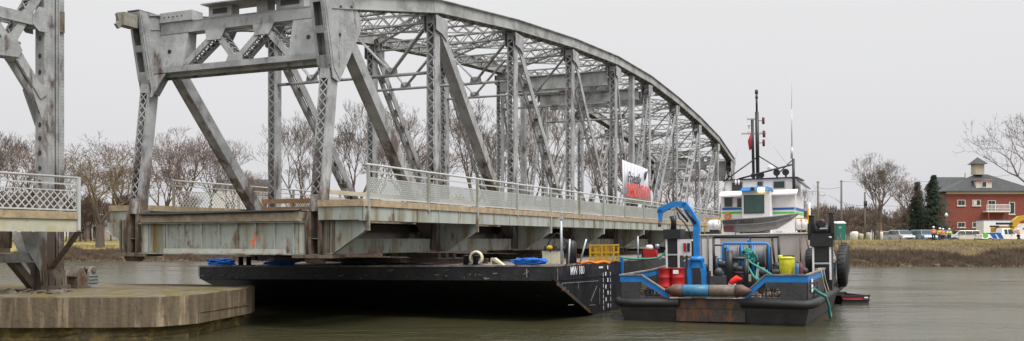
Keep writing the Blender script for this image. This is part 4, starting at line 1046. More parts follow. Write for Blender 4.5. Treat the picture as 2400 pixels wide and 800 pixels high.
# mast, stays and aerials
ms = MB(); zr = TZ(419, 1780, 11.2)
def tp(px, py, x=11.2): return TL(px, py, x)
ms.tube([tp(1781, 419), tp(1781, 262)], .09, 8); ms.tube([tp(1771, 419), tp(1770, 280)], .07, 8); ms.tube([tp(1781, 262), tp(1781, 222)], .05, 8)
mo = ms.build('mast', M['black'], tg)
ms = MB(); p = tp(1781, 216); ms.lathe(p, [(.07, -.1), (.08, 0), (.07, .12)], 8); p = tp(1781, 228); ms.lathe(p, [(.07, -.05), (.07, .05)], 8); ms.build('mast_light', M['black'], mo)
for (px, py) in ((1796, 283), (1797, 314), (1796, 335)):
    ms = MB(); p = tp(px, py); ms.lathe(p, [(.04, -.17), (.065, -.14), (.065, .14), (.04, .17)], 8); ms.beam(tp(1781, py), p, .03, .03); ms.build('signal_light', M['maroon'], mo)
for (pa, pb, py) in ((1758, 1782, 279), (1744, 1802, 313)):
    ms = MB(); ms.beam(tp(pa, py + .5), tp(pb, py - .5), .08, .07); ms.build('crosstree', M['galv'], mo)
ms = MB(); p = tp(1762, 300); ms.lathe(p, [(.1, -.2), (.03, -.18), (.03, .1), (.12, .12)], 8); ms.build('radar', M['white'], mo)
ms = MB(); ms.tube([tp(1768, 315), tp(1764, 330), tp(1765, 345), tp(1763, 352)], [.07, .12, .1, .03], 5); ms.build('flag', M['flag'], mo)
for i, (p0, p1, r) in enumerate(((tp(1781, 368), tp(1700, 426, 10.4), .035), (tp(1781, 364), tp(1832, 396, 11), .03), (tp(1735, 420, 10.6), tp(1865, 385, 10.6), .045), (tp(1712, 424), tp(1745, 318), .008), (tp(1790, 305), tp(1850, 385), .008), (tp(1863, 375), tp(1828, 408), .03))):
    ms = MB(); ms.tube([p0, p1], r, 6); ms.build('stay', M['black'] if r > .01 else M['galv'], mo)
ms = MB(); ms.tube([tp(1865, 470, 10.4), tp(1865, 372, 10.4)], .065, 8); ms.build('corner_post', M['black'], tg)
ms = MB(); ms.tube([tp(1861, 372), tp(1862, 345)], .055, 8); ms.tube([tp(1862, 345), tp(1863, 255)], .025, 6); ms.tube([tp(1863, 255), tp(1865, 160)], [.012, .005], 5); ms.build('whip_aerial', M['galv'], tg)
for px, py, sz in ((1826, 405, .17), (1847, 404, .17), (1771, 412, .13), (1790, 411, .15)):
    ms = MB(); p = tp(px, py, 10.9); ms.lathe((p.x - .15, p.y, p.z), [(sz * .9, 0), (sz, .06), (sz * .6, .3)], 12, 'x'); ms.box(p.x - .05, p.x + .05, p.y - .04, p.y + .04, p.z - .35, p.z); ms.build('searchlight', M['black'], tg)
ms = MB(); p = tp(1811, 395, 11.6); ms.lathe(p, [(.12, -.1), (.17, 0), (.12, .13), (.03, .17)], 12); ms.build('dome_aerial', M['white'], tg)
for px in (1729, 1736):
    ms = MB(); p = tp(px, 428, 10.3); ms.lathe(p, [(.03, -.1), (.05, 0), (.03, .13)], 8); ms.build('deck_light', M['white'], tg)
# rails on the deckhouse roof
for (pa, pb) in ((1655, 1692), (1868, 1893)):
    ms = MB()
    for py in (512, 524): ms.tube([TL(pa, py, 7.9), TL(pb, py, 7.9)], .022, 6)
    for px in (pa, (pa + pb) / 2, pb): ms.tube([TL(px, 511, 7.9), V((7.9, TY(px, 7.9), ZD2))], .022, 6)
    ms.build('yellow_rail', M['yellow'], tg)
ms = MB()
ms.tube([TL(1899, 490, 7.7), V((7.7, TY(1896, 7.7), 1.6))], .045, 8)
ms.build('yellow_rail', M['yellow'], tg)
ms = MB(); ms.tube([TL(1901, 475, 8.2), V((8.2, TY(1900, 8.2), 2.0))], .045, 8); ms.build('white_pole', M['white'], tg)
def on_tug(name, p, label, cat, rz=0, group=None): return root(name, tmw @ V(p), (R(TRO), 0, TROT + rz), label, cat, group)
for px, x, lb in ((1678, 7.95, 'white liferaft canister left of the skiff on the tug roof'), (1884, 8.1, 'white liferaft canister right of the skiff on the tug roof')):
    p = TL(px, 529, x); rt = on_tug('liferaft_canister', (x, p.y, ZD2 + .05), lb, 'liferaft', group='liferaft canisters')
    r = .27
    mb = MB(); h_ = p.z - ZD2 - .05; mb.lathe((0, 0, h_), [(.05, -.33), (.2, -.31), (r, -.18), (r + .01, 0), (r, .18), (.2, .31), (.05, .33)], 16, 'y'); mb.build('shell', M['white'], rt)
    mb = MB(); mb.lathe((0, 0, h_), [(r + .03, -.02), (r + .03, .02)], 16, 'y'); mb.build('strap', M['galv'], rt)
    mb = MB(); mb.box(-.2, .2, -.2, .2, 0, h_ - .2); mb.build('cradle', M['black'], rt)
# skiff on the roof
rt = on_tug('aluminium_skiff', (8.3, TY(1782, 8.3), ZD2 + .05), 'dull aluminium skiff with maroon trim resting on the tug roof', 'skiff')
yl, yr = TY(1690, 8.3) - TY(1782, 8.3), TY(1873, 8.3) - TY(1782, 8.3)
zs_ = lambda py: TZ(py, 1782, 8.3) - ZD2 - .05
st6 = [(yr - .05, 503, 505, .03), (yr + .25, 505, 518, .3), (yr + .9, 509, 537, .55), (0, 512, 544, .66), (yl - .8, 514, 544, .66), (yl - .25, 515, 543, .62)]
def hull_sec(f0, f1, nm, m, e=0.):
    mb = MB(); rows = []
    for y, t_, b_, hw in st6:
        zt_, zb_ = zs_(t_), zs_(b_); rows.append(len(mb.v))
        for f_ in (f0, f1): mb.v.append((-hw * (.62 + .38 * f_) - e, y, zb_ + (zt_ - zb_) * f_))
        for f_ in (f1, f0): mb.v.append((hw * (.62 + .38 * f_) + e, y, zb_ + (zt_ - zb_) * f_))
    for a, b_ in zip(rows, rows[1:]):
        for j, k in ((0, 1), (2, 3)) + (((3, 0),) if f0 == 0 else ()): mb.f.append((a + j, b_ + j, b_ + k, a + k)); mb.m.append(0); mb.sm.append(False)
    for a in (rows[0], rows[-1]): mb.f.append((a, a + 1, a + 2, a + 3)); mb.m.append(0); mb.sm.append(False)
    return mb.build(nm, m, rt)
hs = hull_sec(0, 1, 'hull', M['alu']); hull_sec(.05, .30, 'lower_strake', M['alu'], .015); hull_sec(.55, .62, 'trim_line', M['galv'], .02); hull_sec(.97, 1.03, 'gunwale', M['galv'], .03)
mb = MB(); 
for k, (z0, z1) in enumerate(((.15, .5),)):
    zt_, zb_ = zs_(515), zs_(543); mb.box(-.69, -.64, yl - .75, yl - .3, zb_ + .06, zb_ + (zt_ - zb_) * .5)
mb.build('maroon_patch', M['maroon'], rt)
text('lettering', 'HEKTORMAN', .2, M['letterb'], rt, (-.72, yl - .85, zs_(519.5)), (R(90), 0, R(-90)), sx=1.3)
mb = MB(); mb.box(-.1, .5, -.3, .3, zs_(530), zs_(514)); mb.build('thwart', M['alu'], rt)
for yy in (-.9, .9):
    mb = MB(); mb.box(-.4, .4, yy - .08, yy + .08, 0, zs_(543)); mb.build('chock', M['galv'], rt)
# black guard frame, blue winch frame, drums
mb = MB(); x = 6.4
for a, b_ in (((1675, 660), (1675, 556)), ((1675, 556), (1828, 555)), ((1828, 555), (1828, 650)), ((1760, 556), (1760, 640)), ((1680, 600), (1680, 660))): mb.tube([TL(*a, x), TL(*b_, x)], .06, 8)
mb.tube([TL(1675, 575, x), TL(1695, 575, x)], .04, 6); mb.tube([TL(1812, 555, x), TL(1820, 650, x)], .05, 6); mb.tube([TL(1725, 556, x), TL(1733, 518, x + 1)], .02, 6)
mb.build('guard_frame', M['black'], tg)
wn = bpy.data.objects.new('winch', None); COL.objects.link(wn); wn.parent = tg
def blu(pts, x, r=.055): mb = MB(); mb.tube([TL(*p, x) for p in pts], r, 8); mb.build('blue_frame', M['blue'], wn)
x = 5.0
blu([(1697, 660), (1697, 575), (1700, 571), (1800, 571), (1804, 575), (1804, 636)], x); blu([(1741, 572), (1741, 640)], x); blu([(1766, 572), (1766, 640)], x); blu([(1707, 572), (1707, 600)], x + .3)
blu([(1685, 640), (1685, 606), (1700, 606)], x, .04); blu([(1688, 614), (1706, 614), (1706, 634)], x, .04); blu([(1756, 572), (1756, 560)], x + .5, .04)
for (pa, pb) in ((1709, 1738), (1772, 1800)):
    mb = MB(); p0, p1 = TL(pa, 602, 5.7), TL(pb, 602, 5.7); r = .5
    prof = [(r * 1.12, p1.y), (r * 1.12, p1.y + .05)]
    n = 14
    for k in range(n + 1):
        yy = p1.y + .05 + (p0.y - p1.y - .1) * k / n; prof.append((r * (.9 + (.025 if k % 2 else 0)), yy))
    prof += [(r * 1.12, p0.y - .05), (r * 1.12, p0.y)]
    mb.lathe((5.7, 0, p0.z), prof, 24, 'y'); mb.build('cable_drum', mat('steel_cable', (.16, .16, .165), .5, .3, .2, 12), wn)
mb = MB(); mb.box(5.2, 6.3, TY(1825, 5.5), TY(1700, 5.5), .95, 1.4)
for px in (1704, 1741, 1768, 1806): y = TY(px, 5.7); mb.prism([(5.2, y - .04, .95), (6.4, y - .04, .95), (5.9, y - .04, 2.9), (5.5, y - .04, 2.9)], (0, .08, 0))
mb.build('winch_bed', M['black'], wn)
mb = MB(); y = TY(1818, 5.2); mb.prism([(5.2, y - .3, 1.2), (5.2, y + .3, 1.2), (5.2, y + .05, 2.1), (5.2, y - .08, 2.1)], (.5, 0, 0)); mb.build('stand', M['hullgrey'], wn)
mb = MB()                                            # tow bitt posts and deck pipes ahead of the winch
for px, py0, py1, r in ((1711, 588, 660, .17), (1750, 607, 670, .10)): p0, p1 = TL(px, py1, 3.2), TL(px, py0, 3.2); mb.tube([p0, p1], r, 10)
mb.tube([TL(1702, 606, 3.2), TL(1752, 607, 3.2)], .08, 8)
mb.tube([TL(1712, 640, 3.2), TL(1762, 640, 3.2)], .05, 8)
mb.build('tow_bitts', M['black'], tg)
mb = MB(); a = TL(1700, 664, 1.6); mb.box(1.3, 2.0, TY(1700, 1.6), TY(1670, 1.6), .95, TZ(647, 1685, 1.6)); mb.lathe((1.6, TY(1686, 1.6), TZ(647, 1685, 1.6)), [(.16, 0), (.16, .2), (.1, .3), (.04, .32)], 10)
mb.build('anchor_windlass', M['hullgrey'], tg)
for px, py in ((1695, 620), (1722, 628), (1735, 632), (1790, 640), (1820, 640)): p = TL(px, py, 4.2); mb = MB(); mb.lathe((4.2, p.y, p.z), [(.13, -.15), (.16, -.1), (.16, .1), (.13, .15)], 10, 'y'); mb.box(4.1, 4.4, p.y - .05, p.y + .05, .95, p.z); mb.build('deck_valve', M['black'], tg)
# two black machinery towers with white rails
def tower(pxa, pxb, pyt, x, mach, pym):
    t = bpy.data.objects.new('winch_tower', None); COL.objects.link(t); t.parent = tg
    ya, yb = TY(pxb, x), TY(pxa, x); zt_ = TZ(pyt, pxa, x)
    mb = MB(); mb.box(x, x + .7, ya, yb, .95, zt_); mb.box(x - .12, x + .82, ya - .06, yb + .06, zt_, zt_ + .42)
    mb.build('body', M['black'], t)
    mb = MB(); mb.box(x - .06, x - .0, ya + .02, ya + .10, zt_ - 1.4, zt_ - .02); mb.build('white_rail', M['white'], t)
    mb = MB(); mb.box(x - .06, x - .0, yb - .10, yb - .02, zt_ - 1.4, zt_ - .02); mb.build('white_rail', M['white'], t)
    mb = MB(); mb.box(x - .06, x - .01, ya + .1, yb - .1, zt_ - .75, zt_ - .68); mb.build('cross_rail', M['galv'], t)
    mb = MB(); mb.box(x - .03, x, ya + .12, yb - .12, zt_ - .62, zt_ - .05); mb.build('recess', M['rubber'], t)
    z = zt_ + .42
    if mach:
        ym = (ya + yb) / 2
        for dy, h_, w_ in ((-.38, .95, .1), (.42, .85, .11)):
            mb = MB(); mb.box(x + .2, x + .42, ym + dy - w_, ym + dy + w_, z, z + h_); mb.lathe((x + .3, ym + dy, z + h_), [(w_ * 1.2, 0), (w_ * 1.2, .06)], 10); mb.build('cylinder', M['black'], t)
        mb = MB(); mb.lathe((x + .25, 0, z + .28), [(.24, ym - .3), (.28, ym - .2), (.28, ym + .2), (.24, ym + .3)], 14, 'y'); mb.box(x, x + .6, ya - .1, yb + .12, z, z + .12); mb.build('head_gear', M['black'], t)
        mb = MB(); mb.lathe((x - .05, ym + .02, z + .55), [(.12, -.04), (.2, .0), (.2, .14), (.1, .2)], 12, 'x'); mb.build('sheave', M['black'], t)
        for yy in (ya - .12, yb + .02):
            mb = MB(); mb.box(x + .0, x + .35, yy, yy + .14, z - .15, z + .55); mb.build('side_motor', M['black'], t)
        mb = MB(); mb.box(x - .14, x - .05, ym - .25, ym + .05, z + .3, z + .36); mb.lathe((x - .1, ya + .05, z - .05), [(.07, -.04), (.07, .04)], 8); mb.build('fittings', M['galv'], t)
    else:
        mb = MB(); ym = (ya + yb) / 2; mb.tube([(x + .2, ym, z), (x + .2, ym - .02, z + .35), (x + .2, ym + .02, z + .6)], [.14, .12, .16], 10); mb.build('sheave', M['black'], t)
    return t
tower(1905, 1952, 578, 5.6, True, 490); tower(1562, 1596, 560, 5.6, False, 505)
bx2 = MB(); tbox(4.6, 4.85, 1595, 1624, 561, 599, bx2); cb = bx2.build('control_box', M['white'], tg)
for pa in (1604, 1613):
    mb = tbox(4.55, 4.6, pa, pa + 6, 570, 590); mb.build('lever', M['red'] if pa < 1610 else M['black'], cb)
mb = MB(); y = TY(1612, 4.8); mb.box(4.7, 4.8, y - .04, y + .04, .95, TZ(599, 1612, 4.7)); mb.build('box_stand', M['hullgrey'], tg)
# knuckle boom crane
cr = bpy.data.objects.new('deck_crane', None); COL.objects.link(cr); cr.parent = tg
x = 3.4
def P(px, py): return TL(px, py, x)
mb = MB()
for s_ in (-1, 1): mb.prism([(x - .2, P(1635, 0).y + s_ * .1, P(1635, 612).z), (x - .2, P(1635, 0).y + s_ * .26, P(1635, 612).z), (x - .2, P(1635, 0).y + s_ * .36, P(1635, 632).z), (x - .2, P(1635, 0).y + s_ * .36, .98), (x - .2, P(1635, 0).y + s_ * .25, .98), (x - .2, P(1635, 0).y + s_ * .2, P(1635, 628).z)], (.4, 0, 0))
y = P(1635, 0).y; mb.box(x - .2, x + .2, y - .28, y + .28, P(1635, 628).z, P(1635, 608).z); mb.lathe((x, y, P(1635, 612).z), [(.3, 0), (.3, .12), (.2, .2)], 16)
mb.build('pedestal', M['blue'], cr)
mb = MB(); mb.bar(P(1636, 612), P(1635, 536), Yv, Xv, .22, .26); mb.build('column', M['blue'], cr)
mb = MB(); mb.bar(P(1628, 606), P(1628, 565), Yv, Xv, .14, .16); mb.build('ram', M['black'], cr)
mb = MB(); pts = [P(1638, 542), P(1634, 518), P(1617, 492), P(1608, 478)]
mb.prism([P(1643, 541), P(1632, 541), P(1623, 520), P(1606, 494), P(1602, 479), P(1612, 474), P(1629, 498), P(1640, 520)], (.26, 0, 0)); mb.build('main_boom', M['blue'], cr)
mb = MB(); mb.prism([P(1612, 475), P(1602, 472), P(1578, 473), P(1545, 488), P(1543, 499), P(1553, 500), P(1582, 484), P(1608, 486)], (.22, 0, 0)); mb.build('jib', M['blue'], cr)
mb = MB(); mb.prism([P(1544, 492), P(1556, 492), P(1553, 521), P(1547, 521)], (.2, 0, 0)); mb.build('jib_head', M['blue'], cr)
mb = MB(); mb.tube([P(1549, 518), P(1549, 532)], [.05, .08], 6); mb.build('hook', M['rollerend'], cr)
mb = MB(); mb.tube([P(1590, 496), P(1596, 512), P(1606, 520), P(1618, 540), P(1622, 560)], .03, 6); mb.tube([P(1588, 486), P(1600, 500), P(1616, 520)], .05, 6); mb.build('hydraulic_hose', M['rubber'], cr)
mb = MB(); mb.tube([P(1634, 524) + V((-.05, 0, 0)), P(1612, 492) + V((-.05, 0, 0))], .06, 8); mb.build('boom_ram', M['black'], cr)
# loose things on the tug
for px, lb in ((1561, 'red steel drum at the stern wing, left of the pair'), (1590, 'red steel drum with a white label, right of the pair')):
    rt = on_tug('steel_drum', (1.9, TY(px, 1.9), .95), lb, 'drum', group='red drums on the tug deck')
    mb = MB(); h_ = TZ(628, px, 1.9) - .95; mb.lathe((0, 0, 0), [(.27, 0), (.28, .02), (.27, .04), (.27, h_ * .33), (.285, h_ * .35), (.27, h_ * .37), (.27, h_ * .65), (.285, h_ * .67), (.27, h_ * .69), (.27, h_ - .03), (.285, h_ - .02), (.285, h_)], 20); mb.build('shell', M['red'], rt)
    mb = MB(); mb.lathe((0, 0, h_), [(.265, -.01), (.25, .004)], 20); mb.build('lid', M['hullgrey'], rt)
    if px > 1580: mb = MB(); mb.prism([(-.29, -.1, h_ * .8), (-.29, .12, h_ * .8), (-.285, .12, h_ * .93), (-.285, -.1, h_ * .93)], (-.004, 0, 0)); mb.build('label_patch', M['letter'], rt)
rt = on_tug('yellow_bin', (3.6, TY(1846, 3.6), .95), 'lemon yellow plastic bin at the right stern wing', 'bin')
h_ = TZ(606, 1846, 3.6) - .95
mb = MB(); k = 8; mb.lathe((0, 0, 0), [(.16, 0), (.18, h_ * .45), (.30, h_ * .7), (.32, h_ - .05), (.30, h_)], 10); mb.build('body', M['lime'], rt)
mb = MB(); mb.lathe((0, 0, h_), [(.33, -.02), (.33, .03), (.2, .07)], 10); mb.lathe((0, .25, h_), [(.1, 0), (.08, .14)], 8); mb.build('lid', M['lime'], rt)
rt = on_tug('gas_cylinder', (3.4, TY(1871, 3.4), .95), 'short blue gas cylinder right of the yellow bin', 'gas cylinder')
mb = MB(); h_ = TZ(612, 1871, 3.4) - .95; mb.lathe((0, 0, 0), [(.1, 0), (.1, h_ * .8), (.05, h_ * .93)], 10); mb.build('shell', M['blueold'], rt)
mb = MB(); mb.lathe((0, 0, h_ * .92), [(.03, 0), (.04, h_ * .1)], 8); mb.build('valve', M['rusty'], rt)
rt = on_tug('fire_extinguisher', (3.4, TY(1879, 3.4), .95), 'maroon cylinder standing beside the blue gas cylinder', 'cylinder')
mb = MB(); h_ = TZ(615, 1879, 3.4) - .95; mb.lathe((0, 0, 0), [(.09, 0), (.09, h_ * .8), (.03, h_)], 10); mb.build('shell', M['maroon'], rt)
rt = on_tug('red_tarp', (.9, TY(1722, .9), .95), 'bright red cloth bundle tied above the stern roller', 'cloth')
mb = MB(); z0 = TZ(661, 1722, .9) - .95; mb.tube([(0, .2, z0 - .1), (0, .05, z0), (0, -.12, z0 + .14), (0, -.3, z0 + .1)], [.05, .13, .12, .03], 8); mb.build('cloth', M['redcloth'], rt)
mb = MB(); mb.tube([(0, .17, z0 - .12), (.0, .08, z0 - .05)], [.09, .06], 6); mb.box(-.05, .05, -.06, .06, 0, z0); mb.build('tie', M['letter'], rt)
# ropes
rt = on_tug('teal_rope', (3.0, 0, 0), 'teal mooring rope bundled on the winch and led to the bulwark', 'rope')
def Q(px, py, x=4.6): return TL(px, py, x) - V((3.0, 0, 0))
mb = MB(); rr = random.Random(11)
for j in range(12):
    cx, cy = rr.uniform(1747, 1770), rr.uniform(592, 606); pts = []
    for k in range(12):
        a = k / 11 * 6.0 + j; pts.append(Q(cx + 12 * math.cos(a) * rr.uniform(.6, 1), cy + 12 * math.sin(a) * rr.uniform(.6, 1), 4.3 + rr.uniform(-.15, .15)))
    mb.tube(pts, .035, 6)
mb.build('coil', M['rope'], rt)
for pts in ([Q(1746, 603), Q(1765, 618, 3.6), Q(1790, 632, 2), Q(1812, 645, .3)], [Q(1750, 606), Q(1757, 628, 3.6), Q(1768, 648, 2.4), Q(1776, 655, 1.2)], [Q(1779, 615), Q(1776, 632), Q(1774, 648, 3), Q(1780, 656, 1.0)]):
    mb = MB(); mb.tube(pts, .04, 6); mb.build('rope_lead', M['rope'], rt)
rt = on_tug('mooring_line', (0, 0, 0), 'teal line hanging from the right side slots over the fender', 'rope')
mb = MB(); mb.tube([(.9, -.1, 1.35), (1.6, -.15, 1.2), (2.2, -.4, 1.0), (2.5, -.5, .6), (2.7, -.5, .25), (3.0, -.5, .12), (3.3, -.48, .22), (3.1, -.45, .4)], .055, 8); mb.build('line', M['rope'], rt)
rt = on_tug('tan_line', (0, 0, 0), 'tan rope looped over the right bulwark rail by the big tyre', 'rope')
for dx in (0, 1.1):
    mb = MB(); mb.tube([(3.6 + dx, .1, 2.0), (3.7 + dx, -.1, 2.0), (3.9 + dx, -.16, 1.5), (4.3 + dx, -.22, 1.15), (4.2 + dx, -.3, .9)], .025, 6); mb.build('line', M['guard'], rt)
# tyres hung as fenders
def tyre(x, y, z, r, label):
    rt = on_tug('fender_tyre', (x, y, z), label, 'tyre', group='tyres hung as fenders')
    mb = MB(); mb.lathe((0, 0, 0), [(r * .55, -.17), (r * .85, -.2), (r * .97, -.15), (r, 0), (r * .97, .15), (r * .85, .2), (r * .55, .17), (r * .5, 0), (r * .55, -.17)], 28, 'y')
    o = mb.build('tyre_body', M['rubber'], rt)
    mb = MB()
    for k in range(24):
        a = k / 24 * 2 * math.pi; mb.bar((math.cos(a) * r * .93, -.12, math.sin(a) * r * .93), (math.cos(a) * r * .93, .12, math.sin(a) * r * .93), V((math.cos(a), 0, math.sin(a))), V((-math.sin(a), 0, math.cos(a))), r * .16, r * .12)
    mb.build('tread', M['rubber'], rt)
    mb = MB(); mb.tube([(0, .05, r * .6), (0, .2, r + .5)], .03, 6); mb.build('chain', M['rusty'], rt)
p = TL(1968, 624, 9.0)
tyre(9.0, -.55, p.z - .05, .88, 'big black tyre hung upright outside the right bulwark')
tyre(10.9, -.5, p.z + .3, .75, 'smaller black tyre farther forward behind the big one')
tyre(7.3, -.12 + .75, 2.2, .62, 'black tyre leaning inside the right bulwark beside the machinery tower')

# small dark skiff alongside
wp = W(2014, 652, 46.0)
rt = root('work_skiff', V((wp.x, 46.5, 0)), R(12), 'small dark grey work skiff with red inside floating beyond the tug', 'skiff')
mb = MB(); Lx, Wy = .78, 1.0
for (a, b_, c, d) in ((-.8, .66, -.06, 0), (-.8, .66, 2.0, 2.06)): mb.prism([(a, c, -.2), (b_ - .03, c, -.2), (b_ + .02, c, .42), (a, c, .42)], (0, .06, 0))
mb.prism([(.64, -.06, -.2), (.64, 2.06, -.2), (.67, 2.06, .42), (.67, -.06, .42)], (.05, 0, 0)); mb.prism([(-.8, -.06, -.2), (-.8, 2.06, -.2), (-.8, 2.06, .42), (-.8, -.06, .42)], (.05, 0, 0)); mb.box(-.75, .64, 0, 2, -.1, .05)
mb.build('hull', M['hullgrey'], rt)
mb = MB(); mb.box(-.84, .74, 2.0, 2.1, .38, .48); mb.build('rub_rail', M['rubber'], rt)
mb = MB(); mb.box(-.84, .74, -.1, 0, .34, .44); mb.build('rub_rail', M['rubber'], rt)
mb = MB(); mb.tube([(-.8, -.12, .2), (.72, -.12, .2)], .04, 6); mb.build('rub_rail', M['rubber'], rt)
mb = MB(); mb.box(-.78, .3, -.125, -.065, .19, .30); mb.box(-.7, .6, .2, 1.8, .06, .3); mb.build('red_panel', M['red'], rt)
mb = MB(); mb.box(.4, .6, -.13, -.066, .28, .34); mb.build('marking', M['letter'], rt)

# clutter on the working deck
def chain_heap(x, px, s, m, nm, seed):
    rr = random.Random(seed); mb = MB(); y = TY(px, x)
    for j in range(14):
        c_ = (x + rr.uniform(-s, s), y + rr.uniform(-s, s) * 1.4, .98 + rr.uniform(0, s * .8)); mb.torus(c_, (rr.uniform(-1, 1), rr.uniform(-1, 1), rr.uniform(-.5, 1)), .09, .025, 10, 5)
    mb.lathe((x, y, .95), [(s * 1.1, 0), (s * .8, s * .4), (.03, s * .65)], 9); return mb.build(nm, M[m], tg)
chain_heap(1.0, 1640, .28, 'rusty', 'chain_heap', 1); chain_heap(1.2, 1762, .22, 'rusty', 'chain_heap', 2); chain_heap(2.2, 1536, .3, 'black', 'chain_heap', 3); chain_heap(2.4, 1810, .3, 'rusty', 'chain_heap', 4)
for px, x, w_, h_, m in ((1518, 2.4, .25, .7, 'rusty'), (1580, 4.2, .3, .9, 'black'), (1655, 6.6, .22, 1.2, 'hullgrey'), (1690, 4.0, .2, 1.0, 'blueold'), (1726, 5.0, .25, 1.3, 'black'), (1787, 4.6, .2, .8, 'rusty'), (1822, 5.4, .25, 1.3, 'black'), (1888, 4.2, .2, 1.1, 'hullgrey')):
    y = TY(px, x); mb = MB(); mb.box(x - w_ * .7, x + w_ * .7, y - w_, y + w_, .95, .95 + h_ * .75); mb.lathe((x, y, .95 + h_ * .75), [(w_ * .7, 0), (w_ * .7, h_ * .18), (w_ * .3, h_ * .25)], 10); mb.tube([(x - w_ * .7, y, .95 + h_ * .3), (x - w_ * 1.1, y + .1, .95 + h_ * .4), (x - w_ * 1.2, y + .3, 1.0)], .025, 5)
    mb.build('deck_locker', M[m], tg)
rr = random.Random(8)
for k in range(7):
    x0 = rr.uniform(1.5, 5); px = rr.uniform(1600, 1860); y = TY(px, x0); pts = [(x0 + rr.uniform(-.4, .4) * j, y + rr.uniform(-.35, .35) * j, 1.0 + max(0, rr.uniform(-.3, .5))) for j in range(5)]
    mb = MB(); mb.tube(pts, .03, 6); mb.build('deck_hose', M[rr.choice(['rubber', 'ropeg', 'rubber', 'strblue'])], tg)
for px in (1662, 1878):
    x = 7.5; mb = MB(); mb.tube([TL(px, 552, x), TL(px, 640, x)], .03, 6); mb.build('drain_pipe', M['rusty'], tg)
# ================================================================== far bank: trees
def grow(seed, H, spread=.55, depth=7, trunk=.28, fork=.28, up=.25, nb=(2, 3), r_end=.011, droop=0., wob=.13, len_decay=.76):
    rr = random.Random(seed); tr = MB(); cw = MB()
    def seg(mb, p, q, r0, r1, n):
        d = (q - p); ln = d.length
        if ln < 1e-4: return
        d /= ln; a = d.orthogonal().normalized(); b = d.cross(a); k = len(mb.v)
        for c, r in ((p, r0), (q, r1)):
            for j in range(n): t = 2 * math.pi * j / n; v = c + (a * math.cos(t) + b * math.sin(t)) * r; mb.v.append((v.x, v.y, v.z))
        for j in range(n): mb.f.append((k + j, k + (j + 1) % n, k + n + (j + 1) % n, k + n + j)); mb.m.append(0); mb.sm.append(n > 4)
    def rec(p, d, ln, r, lv):
        mb = tr if lv <= 1 else cw; n = 7 if lv == 0 else 5 if lv == 1 else 3
        steps = 3 if lv < 3 else 2; rc = r; q = p
        rend = max(r * .62, r_end)
        for s in range(steps):
            d = (d + V((rr.uniform(-1, 1), rr.uniform(-1, 1), rr.uniform(-.6, .8))) * wob * (.35 if lv == 0 else 1) + V((0, 0, up * .25 if droop == 0 or lv < depth - 2 else -droop))).normalized()
            q2 = q + d * ln / steps; r2 = rc + (rend - rc) / (steps - s); seg(mb, q, q2, rc, r2, n)
            if lv >= 2 and lv < depth and rr.random() < .55:      # side twig
                t = (d + V((rr.uniform(-1, 1), rr.uniform(-1, 1), rr.uniform(-.4, .9)))).normalized(); rec(q2, t, ln * .45, max(rc * .4, r_end), max(lv + 2, depth - 1))
            q, rc = q2, r2
        if lv >= depth: return
        k = rr.choice(nb) + (1 if lv == 0 else 0); a0 = rr.uniform(0, 6.28)
        for j in range(k):
            a = a0 + j * 2 * math.pi / k + rr.uniform(-.5, .5); ax = d.orthogonal().normalized(); ax = Matrix.Rotation(a, 3, d) @ ax
            ang = spread * rr.uniform(.6, 1.3) * (.75 if lv == 0 else 1); nd = (d * math.cos(ang) + ax * math.sin(ang)); nd = (nd + V((0, 0, up * .5))).normalized()
            rec(q, nd, ln * len_decay * rr.uniform(.8, 1.15), rend * (.8 if k > 2 else .88), lv + 1)
    rec(V((0, 0, -.3)), V((0, 0, 1)), H * fork, trunk, 0)
    zm = sorted(v[2] for v in cw.v)[int(len(cw.v) * .995)]; s = H / zm
    for mb in (tr, cw): mb.v = [(x * s, y * s, z * s) for x, y, z in mb.v]
    return tr, cw
PROT = {}
def proto(key, bark, twig, **kw):
    tr, cw = grow(**kw)
    def me(mb, nm, m):
        q = bpy.data.meshes.new(nm); q.from_pydata(mb.v, [], mb.f); q.materials.append(m); q.update(); return q
    PROT[key] = (me(tr, 'trunk', bark), me(cw, 'crown', twig), kw['H'])
proto('maple', M['barkb'], M['twig'], seed=2, H=15, depth=8, spread=.5, trunk=.42, fork=.18, up=.16)
proto('elm', M['barkb'], M['barkr'], seed=5, H=16, depth=8, spread=.42, trunk=.36, fork=.22, up=.22)
proto('ash', M['barkb'], M['barkr'], seed=11, H=15, depth=8, spread=.46, trunk=.34, fork=.24, up=.24, nb=(2, 2, 3))
proto('oak', M['barkb'], M['twig'], seed=21, H=13, depth=8, spread=.58, trunk=.42, fork=.20, up=.12, wob=.2)
proto('willow', M['barkb'], M['willow'], seed=8, H=13, depth=8, spread=.6, trunk=.34, fork=.16, up=.15, wob=.22, droop=.14, r_end=.009, nb=(2, 2, 3))
proto('big', M['barkb'], M['barkr'], seed=33, H=19, depth=8, spread=.5, trunk=.5, fork=.16, up=.22, wob=.17)
def tree(key, px, top, Y, label, rz=0, sx=1.0, group=None, zg=None):
    X = (px - 1200) / F * Y; zg = groundz(X, Y) if zg is None else zg
    H = CH + (HZ - top) / F * Y - zg; s = H / PROT[key][2]
    rt = root('bare_tree' if key != 'willow' else 'willow_tree', (X, Y, zg), rz, label, 'tree', group or 'bare trees on the far bank')
    for nm, me in (('trunk', PROT[key][0]), ('crown', PROT[key][1])):
        o = bpy.data.objects.new(nm, me); COL.objects.link(o); o.parent = rt
    rt.scale = (s * sx, s * sx, s); return rt
proto('edge', M['barkb'], M['barkr'], seed=33, H=19, depth=8, spread=.52, trunk=.46, fork=.17, up=.18, wob=.16, nb=(2, 2, 2, 3), r_end=.009)
